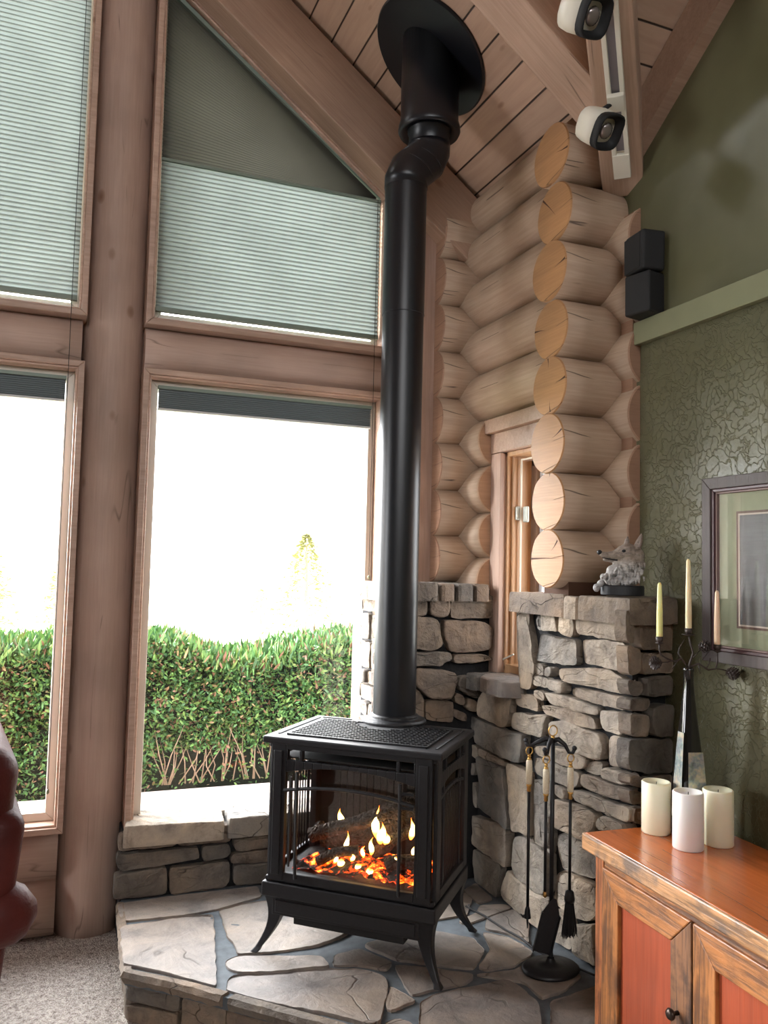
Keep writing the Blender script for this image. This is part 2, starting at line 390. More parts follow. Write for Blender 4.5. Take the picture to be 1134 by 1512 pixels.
# unseen rest of the room: plain rear wall, left wall with a window opening added for daylight
def wallwin(name, f, a0, a1, top, holes):
    mb = MB(); xs = sorted(set([a0, a1]+[h[0] for h in holes]+[h[1] for h in holes]))
    for p, q in zip(xs, xs[1:]):
        hs = [h for h in holes if h[0] <= p and h[1] >= q]
        if hs:
            mb.prism([(p, 0), (q, 0), (q, hs[0][2]), (p, hs[0][2])], lambda a, b: f(a, b, 0), lambda a, b: f(a, b, .12))
            mb.prism([(p, hs[0][3]), (q, hs[0][3]), (q, top(q)), (p, top(p))], lambda a, b: f(a, b, 0), lambda a, b: f(a, b, .12))
        else:
            mb.prism([(p, 0), (q, 0), (q, top(q)), (p, top(p))], lambda a, b: f(a, b, 0), lambda a, b: f(a, b, .12))
    o = mb.build(name, M['green']); struct(o, 'green painted wall of the room', 'wall')
wallwin('wall_left', lambda a, b, t: Vector((-4.36-t, a, b)), -4.7, 3.8, lambda a: z1(2.1)+.05, [(2.4, 3.5, .9, 2.6)])
wallwin('wall_front', lambda a, b, t: Vector((a, -4.5-t, b)), -4.5, 2.05, lambda a: min(z1(a), z1(2*XR-a))+.03, [])

# ================================================================== LOGS
UP, DN = 0.0, PI
CK = {51: [(UP, .95, -.9), (2.4, .9, .35)], 53: [(2.75, .95, .3)], 54: [(3.0, .97, .4), (1.5, .95, .6), (4.6, .9, .5)], 55: [(.15, .97, .25)], 56: [(3.0, .96, .45)], 57: [(.8, .95, -.2)], 58: [(3.3, .97, .3)], 52: [(1.7, .97, .8)]}
M['crackm'] = plain('dark_check', (.07, .03, .015), .9)
def log(name, L, r, parent, loc, rz=0, mat='log', ends=(), seed=0, emat='log_end', taper=0.0):
    """log along local x from 0 to L"""
    rnd = random.Random(seed); mb = MB(); n = 44; k = max(3, int(L/.12)+2); rings = []
    for i in range(k):
        x = L*i/(k-1); ring = []
        for j in range(n):
            a = 2*PI*j/n
            rr = r*(1+taper*x)*(1+.018*noise.noise(Vector((math.cos(a)*1.3+seed*3.1, math.sin(a)*1.3, x*2.0))))
            ring.append(mb.b.verts.new((x, rr*math.cos(a), rr*math.sin(a))))
        rings.append(ring)
    for a, b in zip(rings, rings[1:]):
        for j in range(n): mb.b.faces.new((a[j], a[(j+1) % n], b[(j+1) % n], b[j]))
    mb.b.faces.new(rings[0][::-1]); mb.b.faces.new(rings[-1])
    pts = [[v.co.copy() for v in rings[0]], [v.co.copy() for v in rings[-1]]]
    o = mb.build(name, M[mat], parent); o.location = loc; o.rotation_euler = (0, 0, rz)
    for p in o.data.polygons: p.use_smooth = len(p.vertices) == 4
    for e in ends:
        mb = MB(); pr = pts[0 if e < 0 else 1]; xs = pr[0].x
        ring = [mb.b.verts.new((xs + e*(.004 if q < .99 else .0005), p.y*q, p.z*q)) for q in (.999,) for p in pr]
        ring2 = [mb.b.verts.new((xs + e*.005, p.y*.965, p.z*.965)) for p in pr]
        for j in range(n): mb.b.faces.new((ring[j], ring[(j+1) % n], ring2[(j+1) % n], ring2[j]))
        mb.b.faces.new(ring2)
        for (an, r0, r1) in CK.get(seed, []):
            u = Vector((0, math.cos(an), math.sin(an))); w_ = Vector((0, -math.sin(an), math.cos(an))); X_ = Vector((xs+e*.0056, 0, 0))
            a_, b_ = u*r*r0, u*r*r1; mid = u*r*(r0*.5+r1*.5) + w_*r*.02
            f = mb.b.faces.new([mb.b.verts.new(X_+p) for p in (a_-w_*r*.035, mid-w_*r*.012, b_, mid+w_*r*.012, a_+w_*r*.035)]); f.material_index = 1
        q = mb.build('end_grain', M[emat], o); q['label'] = 'sawn log end'; q.data.materials.append(M['crackm'])
    return o
ZX = [1.225, 1.436, 1.647, 1.860, 2.078, 2.294, 2.512, 2.735, 2.960, 3.190]      # seams between logs lying along the window wall
ZY = [1.33, 1.548, 1.752, 1.967, 2.184, 2.403, 2.622, 2.850, 3.07, 3.27]          # seams between logs lying along the side wall
# corner stack beside the big window
st = empty('wall_corner', (1.66, 3.51, 1.4)); struct(st, 'stack of short logs between the big window and the side wall', 'wall')
for i in range(1, 9):
    z0, zt = ZX[i], ZX[i+1]
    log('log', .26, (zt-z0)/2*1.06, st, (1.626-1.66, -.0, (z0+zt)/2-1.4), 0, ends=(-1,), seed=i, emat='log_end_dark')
# side wall logs over and beside the small window
sd = empty('wall_side_logs', (1.86, 3.0, 2.2)); struct(sd, 'stacked logs above and beside the small window', 'wall')
for i in range(1, 9):
    z0, zt = ZY[i-1] if i == 0 else ZY[i], ZY[i+1]
    r = (zt-z0)/2*1.06
    if zt <= 2.2:
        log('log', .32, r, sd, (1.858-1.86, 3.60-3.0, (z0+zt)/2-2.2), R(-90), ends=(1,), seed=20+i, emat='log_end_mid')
    else:
        log('log', .95, r*1.02, sd, (1.858-1.86, 3.58-3.0, (z0+zt)/2-2.2), R(-90), seed=20+i)
log('log', .32, .115, sd, (1.858-1.86, 3.60-3.0, 1.44-2.2), R(-90), ends=(1,), seed=33, emat='log_end_mid')
# a notch piece let into one of the side logs
# wall stub with the sawn ovals
ov = empty('wall_stub', (1.69, 2.62, 1.44)); struct(ov, 'short wall of crossing logs with bright sawn ends above the stone pier', 'wall')
for i in range(1, 9):
    z0, zt = ZX[i], ZX[i+1]
    dx = [0, 0, .004, -.006, .003, .010, -.004, .012, .0][i]
    r = (zt-z0)/2*1.03
    log('log', .30, r, ov, (dx, [0, 0, .004, -.003, .0, .006, .0, -.008, .0][i], (z0+zt)/2-1.44), 0, ends=(-1,), seed=50+i)
MB().box(1.735, 1.90, 2.55, 2.71, 1.39, 1.47).build('gap_filler', M['crackm'], ov, loc=(-1.69, -2.62, -1.44))  # added filler blocks light through the gap, coloured dark like shade under the logs
# logs running forward into the green wall
fw = empty('wall_green_end', (2.01, 2.43, 1.5)); struct(fw, 'log ends stepping down beside the green wall', 'wall')
for i in range(0, 7):
    z0, zt = ZY[i], ZY[i+1]
    r = (zt-z0)/2*1.15
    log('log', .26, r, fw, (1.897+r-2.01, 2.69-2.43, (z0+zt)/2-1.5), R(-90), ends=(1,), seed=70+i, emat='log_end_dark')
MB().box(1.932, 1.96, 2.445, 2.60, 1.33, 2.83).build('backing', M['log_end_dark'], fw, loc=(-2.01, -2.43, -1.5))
# log between upper and lower windows, logs under the left window
tr = empty('wall_back_logs', (.3, 3.67, 0)); struct(tr, 'logs between the upper and lower windows and under the left window', 'wall')
log('log', 1.10, .125, tr, (.315-.3, .0, 2.385), 0, mat='post', seed=90)
log('log', 1.75, .125, tr, (-1.685-.3, .0, 2.385), 0, mat='post', seed=91)
for k, z in enumerate((.335, .115)):
    log('log', 1.75, .125, tr, (-1.685-.3, .02, z), 0, mat='post', seed=92+k)
# upright post
p = empty('wooden_post', (.190, 3.70, 0))
tag(p, 'tall round pine post between the two window bays', 'post')
q = log('trunk', 4.38, .126, p, (0, 0, 0), 0, mat='post', seed=5)
q.rotation_euler = (0, -PI/2, 0)

# ================================================================== RAFTERS AND VALLEY BEAM
def slope_obj(name, X0, X1, Y0, Y1, K, depth, mat, label):
    """timber following the main roof pitch, local x along it"""
    a = math.atan(.77); L = (X1-X0)/math.cos(a); o = empty('tmp'); bpy.data.objects.remove(o)
    mb = MB().box(0, L, 0, Y1-Y0, 0, depth*math.cos(a))
    q = mb.build(name, M[mat], bevel=.006); q.location = (X0, Y0, K-.77*X0); q.rotation_euler = (0, a, 0)
    tag(q, label, 'beam'); return q
slope_obj('rafter', -1.15, 1.86, 3.40, 3.52, 4.285, .34, 'rafter', 'dark pine rafter running above the big angled window')
slope_obj('rafter', -1.10, 1.69, 2.265, 2.45, 4.41, .23, 'beam', 'pale pine rafter meeting the valley beam beside the track lights')
# valley beam: from the green wall corner up towards the ridge
vd = Vector((-1, -1.1, .77)).normalized()
v0 = onP(918, 258, (0, 2.45, 0), (0, 1, 0))
vs_ = Vector((vd.y, -vd.x, 0)).normalized(); vu = vs_.cross(vd); 
if vu.z < 0: vu = -vu
mv = Matrix(((vd.x, vs_.x, vu.x, v0.x), (vd.y, vs_.y, vu.y, v0.y), (vd.z, vs_.z, vu.z, v0.z), (0, 0, 0, 1)))
vb = MB().box(-.10, 4.2, -.075, .075, 0, .20).build('valley_beam', M['beam'], bevel=.006); vb.matrix_world = mv
tag(vb, 'pale pine valley beam carrying the white light track', 'beam')
# light track on its underside
vt = MB().box(.02, 3.2, -.030, -.014, -.022, .0).box(.02, 3.2, .014, .030, -.022, 0).box(.02, 3.2, -.03, .03, -.006, 0).box(.0, .10, -.03, .03, -.024, 0)
tk = vt.build('light_track', M['white'], bevel=.002); tk.matrix_world = mv @ Matrix.Translation((0, -.004, 0))
tag(tk, 'long ivory light track along the pine valley beam', 'light track')
mb = MB().box(.11, 3.19, -.013, .013, -.012, -.0065); mb.build('channel', plain('grey_channel', (.18, .16, .17), .5), tk)

def track_head(px, py, dist, label, aim, s):
    c = EYE + ray(px, py).normalized()*dist
    e = empty('track_lamp', c); tag(e, label, 'lamp', 'track lamps on the valley beam')
    a = Vector(aim).normalized(); q = a.to_track_quat('Z', 'Y').to_matrix().to_4x4() @ Matrix.Rotation(R(20), 4, 'Z')
    def sq(r, z, n=28, pw=3.4):
        out = []
        for k in range(n):
            t = 2*PI*k/n; cc, ss = math.cos(t), math.sin(t); d = (abs(cc)**pw+abs(ss)**pw)**(-1/pw)
            out.append(q @ Vector((cc*d*r, ss*d*r, z)))
        return out
    def loft(prof, name, mat, close0=True, close1=True):
        mb = MB(); rs = [[mb.b.verts.new(v) for v in sq(r, z)] for r, z in prof]
        for A, B in zip(rs, rs[1:]):
            for k in range(28): mb.b.faces.new((A[k], A[(k+1) % 28], B[(k+1) % 28], B[k]))
        if close0: mb.b.faces.new(rs[0][::-1])
        if close1: mb.b.faces.new(rs[-1])
        return mb.build(name, mat, e, smooth=True)
    loft([(.010*s, -.062*s), (.035*s, -.058*s), (.046*s, -.045*s), (.050*s, -.02*s), (.050*s, .028*s)], 'housing', M['white'])
    loft([(.0512*s, .026*s), (.0512*s, .050*s), (.046*s, .052*s), (.040*s, .036*s), (.030*s, .024*s), (.005*s, .022*s)], 'bezel', M['pitch'], True, True)
    mb = MB().ball(q @ Vector((0, 0, .032*s)), .024*s, (1, 1, .45), q.to_3x3().to_4x4())
    mb.build('bulb', plain('lamp_glass', (.35, .30, .28), .12, metal=.6), e, smooth=True)
    # stem to the track
    inv = mv.inverted() @ c; foot = mv @ Vector((inv.x, -.004, -.02))
    mb = MB().tube([foot - c, (foot - c)*.3 - a*.04*s], .008, 10); mb.build('stem', M['pitch'], e, smooth=True)
    f2 = mv @ Matrix.Translation((inv.x, -.004, -.02)); f2.translation = f2.translation - c
    MB().box(-.03, .03, -.028, .028, -.022, .0, f2).build('adaptor', M['white'], e, bevel=.003)
    return e
track_head(884, 188, 3.12, 'ivory track lamp with black rim, lower of the two', (.25, -.62, -.55), 1.12)
track_head(862, 20, 2.98, 'ivory track lamp with black rim, upper of the two by the picture top', (.28, -.62, -.50), 1.16)

# ================================================================== WINDOWS
def ringframe(mb, poly, w, y0, y1):
    """frame strip inside a convex XZ polygon (list, ccw), width w, between depths y0 and y1"""
    n = len(poly); P = [Vector(p) for p in poly]; inn = []
    for i in range(n):
        a, b, c = P[i-1], P[i], P[(i+1) % n]
        d1 = (b-a).normalized(); d2 = (c-b).normalized(); n1 = Vector((-d1.y, d1.x)); n2 = Vector((-d2.y, d2.x))
        k = w/(1+n1.dot(n2)); inn.append(b + (n1+n2)*k)
    for i in range(n):
        j = (i+1) % n; q = [P[i], P[j], inn[j], inn[i]]
        mb.prism([tuple(v) for v in q], lambda a, b: Vector((a, y0, b)), lambda a, b: Vector((a, y1, b)))
    return [tuple(v) for v in inn]
def grow(poly, w):
    n = len(poly); P = [Vector(p) for p in poly]; out = []
    for i in range(n):
        a, b, c = P[i-1], P[i], P[(i+1) % n]
        d1 = (b-a).normalized(); d2 = (c-b).normalized(); n1 = Vector((d1.y, -d1.x)); n2 = Vector((d2.y, -d2.x))
        out.append(tuple(b + (n1+n2)*(w/(1+n1.dot(n2)))))
    return out
def big_window(k, poly, label, sill=False):
    e = empty('window_%d' % k, (poly[0][0], 3.60, poly[0][1])); struct(e, label, 'window')
    def fix(o): o.location = -e.location; return o
    out = grow(poly, .045)
    mb = MB(); inn = ringframe(mb, out, .024, 3.52, 3.69); fix(mb.build('casing', M['trim'], e, bevel=.003))
    mb = MB(); inn2 = ringframe(mb, inn, .010, 3.533, 3.69); o = fix(mb.build('casing_bead', wood('bead_pine', (.58, .40, .31), PINED, 'x', .4, crack=0), e, bevel=.003))
    mb = MB(); inn3 = ringframe(mb, inn2, .034, 3.595, 3.68); fix(mb.build('sash', M['vinyl'], e, bevel=.003))
    mb = MB(); mb.prism(inn3, lambda a, b: Vector((a, 3.640, b)), lambda a, b: Vector((a, 3.645, b))); fix(mb.build('pane', M['glass'], e))
    return inn2
w1l = [(W1L, WB1), (W1R, WB1), (W1R, WT), (W1L, WT)]
w2l = [(W2L, WB2+.0), (W2R, WB2+.0), (W2R, WT), (W2L, WT)]
w1u = [(W1L, WU), (W1R, WU), (W1R, zr(W1R)), (W1L, zr(W1L))]
w2u = [(W2L, WU), (W2R, WU), (W2R, zr(W2R)), (W2L, zr(W2L))]
big_window(1, w1l, 'lower left window behind the leather chair')
big_window(2, w2l, 'large lower window behind the stove, facing the hedge')
big_window(3, w1u, 'upper left window covered by a pleated shade')
big_window(4, w2u, 'upper window with a sloping head, beside the stove pipe')

def pleats(mb, x0, x1, za, zb, y, pitch=.0195, amp=.0062):
    n = max(2, int(round((zb-za)/pitch))); prev = None; p = (zb-za)/n; cells = []
    for i in range(n):
        z = za+p*i; cells += [(z, amp*.7, 0), (z+p*.30, amp*.6, 1), (z+p*.44, -amp*.5, 0), (z+p*.62, -amp, 0), (z+p*.84, -amp*.4, 0)]
    cells.append((zb, amp*.7, 0))
    for z, dy, seam in cells:
        cur = (mb.b.verts.new((x0, y+dy, z)), mb.b.verts.new((x1, y+dy, z)))
        if prev:
            f = mb.b.faces.new((prev[0], prev[1], cur[1], cur[0])); f.material_index = seam
        prev = cur
ys = 3.572
def two(o, m='seam'): o.data.materials.append(M[m]); return o
e = empty('pleated_shade', (.85, ys, 2.56)); tag(e, 'light pleated window shade below the fan shade, beside the stove pipe', 'shade')
mb = MB(); pleats(mb, W2L-.004, W2R+.002, 2.575, 3.215, ys); two(mb.build('fabric', M['shade'], e, loc=(-.85, -ys, -2.56)))
MB().box(W2L-.004, W2R+.002, ys-.012, ys+.012, 2.556, 2.576).build('bottom_rail', M['rail_g'], e, loc=(-.85, -ys, -2.56))
MB().box(W2L-.004, W2R+.002, ys-.010, ys+.010, 3.214, 3.226).build('top_rail', M['rail_g'], e, loc=(-.85, -ys, -2.56))
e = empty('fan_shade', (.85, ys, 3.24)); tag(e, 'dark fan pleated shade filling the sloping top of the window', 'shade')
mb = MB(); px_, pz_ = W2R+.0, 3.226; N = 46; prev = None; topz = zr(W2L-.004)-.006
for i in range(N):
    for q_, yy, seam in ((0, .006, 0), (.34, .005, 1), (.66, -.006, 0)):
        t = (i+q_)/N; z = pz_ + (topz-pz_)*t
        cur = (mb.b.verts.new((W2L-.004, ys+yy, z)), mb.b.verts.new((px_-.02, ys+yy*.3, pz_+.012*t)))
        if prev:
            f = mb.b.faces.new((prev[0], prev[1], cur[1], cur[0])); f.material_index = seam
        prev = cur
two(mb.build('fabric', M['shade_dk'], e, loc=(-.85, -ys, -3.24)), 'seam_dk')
mb = MB().prism([(W2L-.004, topz-.014), (px_, pz_+.004), (px_, pz_+.020), (W2L-.004, topz+.010)], lambda a, b: Vector((a, ys-.014, b)), lambda a, b: Vector((a, ys+.014, b)))
mb.build('rake_rail', M['rail_g'], e, loc=(-.85, -ys, -3.24))
e = empty('pleated_shade', (-.45, ys, 2.56)); tag(e, 'tall light pleated shade on the upper left window', 'shade')
mb = MB(); pleats(mb, W1L+.004, W1R+.004, 2.575, zr(W1R)-.05, ys); two(mb.build('fabric', M['shade'], e, loc=(.45, -ys, -2.56)))
MB().box(W1L+.004, W1R+.004, ys-.012, ys+.012, 2.556, 2.576).build('bottom_rail', M['rail_g'], e, loc=(.45, -ys, -2.56))
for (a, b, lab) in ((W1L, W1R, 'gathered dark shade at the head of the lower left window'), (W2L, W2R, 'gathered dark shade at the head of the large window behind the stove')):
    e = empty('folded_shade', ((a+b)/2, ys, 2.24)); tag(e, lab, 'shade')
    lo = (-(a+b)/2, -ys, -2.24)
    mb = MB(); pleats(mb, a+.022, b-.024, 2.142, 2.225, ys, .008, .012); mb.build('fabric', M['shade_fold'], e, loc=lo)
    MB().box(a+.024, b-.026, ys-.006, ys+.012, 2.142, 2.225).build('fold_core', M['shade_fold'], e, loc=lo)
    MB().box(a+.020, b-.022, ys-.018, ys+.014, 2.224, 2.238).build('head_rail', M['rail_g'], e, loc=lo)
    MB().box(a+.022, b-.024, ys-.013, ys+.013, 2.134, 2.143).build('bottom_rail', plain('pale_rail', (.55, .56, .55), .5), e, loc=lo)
def cord(xa, za, zb, y, label):
    e = empty('shade_cord', (xa, y, zb)); tag(e, label, 'cord')
    MB().tube([(0, 0, za-zb), (0, 0, 0)], .0013, 6).build('string', M['pitch'], e)
    MB().lathe([(.002, -.012), (.006, -.006), (.005, .004), (.002, .008)], 10).build('tassel', M['ledge'], e, smooth=True)
cord(.018, 4.1, .60, 3.515, 'thin dark cord hanging down the right side of the left windows')
cord(1.325, 3.2, 1.45, 3.515, 'thin dark cord hanging beside the stove pipe')
# corner trim beside the stack
o = MB().box(1.45, 1.626, 3.50, 3.70, 1.2, 3.26).build('trim_3', M['trimz'], bevel=.003); struct(o, 'upright pine trim board behind the stove pipe', 'trim')

# ---- small side window
XC = 1.822
e = empty('window_5', (XC, 2.95, ZS0)); struct(e, 'small casement window in the log side wall', 'window')
def sb(name, mat, boxes, bevel=.003):
    mb = MB()
    for b in boxes: mb.box(*b)
    o = mb.build(name, mat, e, bevel=bevel); o.location = -e.location; return o
sb('casing', M['trimz'], [(XC-.012, 1.88, YS1, YS1+.085, ZS0-.02, ZS1-.002), (XC-.012, 1.88, YS0-.02, YS0, ZS0-.02, ZS1)])
sb('head_casing', M['trim'], [(XC-.014, 1.88, YS0-.05, YS1+.085, ZS1, ZS1+.088), (XC-.045, 1.88, YS0-.05, YS1+.095, ZS1+.088, ZS1+.15)])
sb('jamb', M['casing_o'], [(1.84, 1.98, YS1-.014, YS1, ZS0, ZS1), (1.86, 1.98, YS1-.030, YS1-.014, ZS0, ZS1), (1.83, 1.98, YS0, YS0+.01, ZS0, ZS1), (1.84, 1.98, YS0, YS1, ZS1-.02, ZS1), (1.84, 1.98, YS0, YS1, ZS0-.01, ZS0+.03)])
sb('screen_rail', M['white'], [(1.886, 1.894, YS1-.050, YS1-.042, ZS0+.04, ZS1-.03), (1.886, 1.894, YS0, YS1-.042, ZS1-.038, ZS1-.03)])
sb('sash', plain('brown_sash', (.28, .19, .14), .5), [(1.95, 1.99, YS1-.075, YS1-.030, ZS0+.03, ZS1-.03), (1.95, 1.99, YS0, YS1-.03, ZS1-.06, ZS1-.03), (1.95, 1.99, YS0, YS1-.03, ZS0+.03, ZS0+.07)])
sb('sash_bead', plain('white_bead', (.78, .80, .83), .4), [(1.965, 1.985, YS1-.098, YS1-.075, ZS0+.06, ZS1-.06), (1.965, 1.985, YS1-.112, YS1-.103, ZS0+.06, ZS1-.06)])
sb('pane', M['glass'], [(1.975, 1.978, YS0, YS1-.10, ZS0+.06, ZS1-.06)], 0)
sb('sash_lock', plain('putty_metal', (.40, .42, .38), .4, metal=.3), [(1.87, 1.90, YS1-.045, YS1-.015, 1.715, 1.775), (1.895, 1.91, YS1-.085, YS1-.050, 1.705, 1.775)], .006)
cr = MB().tube([(0, 0, 0), (0, .004, -.012)], .009, 12).tube([(-.01, .004, -.01), (-.02, -.12, .03)], .004, 8).ball((0, .006, -.01), .012, (1, 1.4, .9))
q = cr.build('crank_handle', M['white'], e, smooth=True); q.location = onX(743, 972, 1.85) - e.location
q['label'] = 'ivory folding crank'
# ================================================================== STONEWORK
HH = .17                                                   # hearth height
def pts_px(kind, arg, ps):
    if kind == 'X': return [onX(x, y, arg) for x, y in ps]
    if kind == 'Y': return [onY(x, y, arg) for x, y in ps]
    if kind == 'Z': return [onZ(x, y, arg) for x, y in ps]
    p0, n = arg; return [onP(x, y, p0, n) for x, y in ps]
def stone(mb, P, n, t, seed, rough=.006, round_=.008, jit=.004):
    """rough block: outline P (3D points on a plane), outward normal n, thickness t"""
    n = Vector(n).normalized(); c = sum(P, Vector())/len(P)
    # wound so that it looks along n
    ar = Vector()
    for i in range(len(P)): ar += (P[i]-c).cross(P[(i+1) % len(P)]-c)
    if ar.dot(n) < 0: P = P[::-1]
    out = []
    for i in range(len(P)):
        a, b = P[i], P[(i+1) % len(P)]; k = max(1, int((b-a).length/.016))
        for j in range(k): out.append(a.lerp(b, j/k))
    # soften corners once
    m = len(out); out = [(out[i-1]+out[i]*2+out[(i+1) % m])/4 for i in range(m)]
    rad = sum((p-c).length for p in out)/m
    sv = Vector((seed*1.7, seed*.9, seed*2.3))
    tilt = Vector((noise.noise(sv), noise.noise(sv+Vector((5, 0, 0))), noise.noise(sv+Vector((0, 5, 0)))))
    def rnd(p, s=1.0): return noise.noise(p*22*s+sv)*.7 + noise.noise(p*60*s+sv)*.35
    rings = []
    prof = [(1.0, -.045, 0), (1.0, t*.35, 0), (.998, t*.72, 0), (.0, t, round_*.55), (0, t, round_*1.3)]
    base = []
    for i, p in enumerate(out):
        d = (p-c); L = d.length
        e = rnd(p)*jit*2
        base.append((d.normalized(), L+e))
    for kk, (s, h, ins) in enumerate(prof):
        ring = []
        for (d, L) in base:
            q = c + d*max(.002, L-(ins if ins else 0)-(0 if kk < 2 else .0015))
            hh = h
            if kk == 3: hh = t*.93
            if kk >= 2: hh += rnd(q, 1.2)*rough*.8 + (q-c).dot(tilt)*.06
            ring.append(mb.b.verts.new(q + n*hh))
        rings.append(ring)
    for f in (.80, .58, .34, .12):
        ring = []
        for (d, L) in base:
            q = c + d*max(.001, (L-round_*1.3))*f
            hh = t + rnd(q, 1.2)*rough + noise.noise(q*9+sv)*rough*1.2 + (q-c).dot(tilt)*.06
            ring.append(mb.b.verts.new(q + n*hh))
        rings.append(ring)
    for a, b in zip(rings, rings[1:]):
        for i in range(m): mb.b.faces.new((a[i], a[(i+1) % m], b[(i+1) % m], b[i]))
    mb.b.faces.new(rings[-1])
def crop(ox, oy, s, ps): return [(ox+x/s, oy+y/s) for x, y in ps]
A = lambda *p: crop(670, 870, 6.3, p)
B = lambda *p: crop(830, 870, 6.3, p)
Cc = lambda *p: crop(680, 1040, 6.3, p)
D = lambda *p: crop(820, 1040, 6.3, p)
E_ = lambda *p: crop(690, 1200, 5.67, p)
G = lambda *p: crop(530, 850, 5.155, p)
H_ = lambda *p: crop(150, 1180, 4.362, p)
I_ = lambda *p: crop(160, 1310, 4.536, p)
J = lambda *p: crop(400, 1340, 4.536, p)
K = lambda *p: crop(640, 1300, 4.536, p)
PX = lambda *p: list(p)

XS = 1.765                                        # mortar plane of the side wall stonework
side = [A((582,185),(640,145),(712,215),(668,240),(715,480),(720,620),(745,700),(715,920),(690,945),(610,915),(595,700),(582,450)),
 A((650,130),(700,112),(800,140),(770,245),(690,190)), A((755,270),(800,230),(815,390),(775,360)),
 A((815,145),(940,140),(935,270),(968,395),(810,385),(815,250)), A((1000,185),(1120,185),(1115,440),(1060,445),(975,400),(985,260)),
 A((800,410),(960,450),(1134,465),(1125,600),(1145,710),(1000,700),(755,665),(780,540)),
 A((760,690),(825,695),(830,805),(755,800)), A((858,715),(920,725),(920,815),(855,815)),
 B((-23,738),(240,732),(455,750),(500,800),(585,830),(600,900),(590,985),(430,950),(280,910),(60,870),(-15,840)),
 A((735,800),(880,830),(868,925),(725,890)), A((890,835),(1035,865),(1030,950),(1010,980),(880,925)), A((740,930),(845,960),(840,1055),(745,990)),
 PX((806,1022),(836,1026),(886,1047),(886,1057),(844,1049),(815,1039)), PX((800,1041),(836,1045),(877,1060),(882,1078),(844,1070),(804,1053)),
 PX((723,1010),(738,1014),(758,1019),(754,1040),(750,1070),(743,1075),(726,1067),(705,1056),(706,1035),(714,1020)),
 PX((758,1023),(784,1026),(792,1031),(795,1052),(775,1046),(761,1040)),
 Cc((490,75),(820,105),(775,180),(765,310),(600,275),(475,215)),
 Cc((75,150),(110,105),(230,170),(420,245),(600,280),(580,420),(580,530),(540,545),(400,500),(250,420),(145,355),(125,250)),
 Cc((170,400),(415,530),(420,590),(250,520),(165,470)),
 PX((703,1116),(723,1124),(744,1134),(746,1160),(751,1215),(751,1227),(735,1214),(716,1200),(705,1190),(708,1160)),
 PX((748,1126),(765,1132),(780,1140),(781,1180),(782,1237),(770,1230),(755,1226),(752,1180)),
 PX((787,1149),(812,1154),(818,1160),(814,1200),(811,1262),(800,1252),(787,1245)),
 PX((811,1066),(834,1064),(850,1071),(888,1086),(891,1100),(888,1123),(872,1120),(847,1110),(822,1094),(811,1085)),
 PX((788,1102),(818,1102),(842,1107),(868,1120),(866,1133),(856,1137),(834,1131),(812,1122),(791,1114)),
 PX((789,1118),(812,1124),(834,1133),(850,1140),(856,1142),(852,1160),(846,1164),(820,1156),(805,1150),(789,1141)),
 D((330,520),(440,545),(420,600),(400,670),(340,650),(250,610)), D((430,590),(520,600),(680,650),(680,755),(560,730),(490,710),(415,660)),
 D((240,640),(400,690),(550,755),(672,775),(660,885),(590,890),(450,850),(300,790),(225,750)),
 D((155,790),(350,850),(560,930),(715,965),(715,1105),(650,1090),(500,1030),(320,950),(190,900),(150,860)),
 PX((820,1158),(836,1165),(838,1181),(828,1180),(820,1173)), PX((818,1180),(838,1184),(876,1198),(882,1205),(877,1222),(859,1240),(836,1229),(818,1222)),
 PX((880,1212),(893,1202),(922,1216),(925,1232),(882,1224)), PX((884,1228),(926,1238),(930,1290),(890,1270),(880,1240)),
 E_((45,20),(230,85),(345,155),(335,290),(330,465),(290,440),(130,330),(45,265)), E_((45,300),(130,345),(275,430),(270,520),(240,715),(150,640),(60,570)),
 E_((400,215),(430,185),(520,220),(690,350),(690,640),(660,690),(600,680),(540,640),(450,580),(395,520),(380,400)),
 E_((345,475),(400,530),(480,590),(560,650),(700,720),(700,1040),(640,1000),(500,900),(380,790),(285,690),(290,620)),
 E_((760,180),(830,170),(960,240),(1075,320),(1075,560),(900,510),(790,460),(745,250)),
 E_((745,520),(800,475),(1040,600),(1070,640),(1070,870),(1000,920),(850,860),(760,790),(720,740)),
 E_((715,800),(860,890),(870,1150),(715,1075)), E_((890,930),(1070,930),(1100,1300),(890,1180)),
 PX((696,1098),(706,1104),(705,1120),(696,1118)), PX((696,1125),(702,1128),(702,1143),(696,1145)), PX((697,1152),(704,1170),(704,1195),(698,1190)),
 B((150,165),(420,185),(580,195),(585,500),(430,460),(130,415),(120,300)), B((190,470),(420,470),(590,510),(600,650),(615,790),(450,740),(210,690)),
 B((90,910),(380,960),(600,1010),(605,1134),(500,1110),(330,1070),(90,990)), D((415,55),(665,80),(685,130),(670,220),(630,285),(440,235)),
 D((510,285),(635,305),(650,400),(665,600),(510,570),(500,380)),
 E_((940,780-600),(1080,230),(1090,300),(960,230)), PX((884,1296),(934,1320),(934,1400),(884,1385)),
 E_((610,20),(700,20),(700,300),(620,270))]
PF0, PFN = Vector((1.74, 2.185, 0)), Vector((.06, -.21, 0)).normalized()
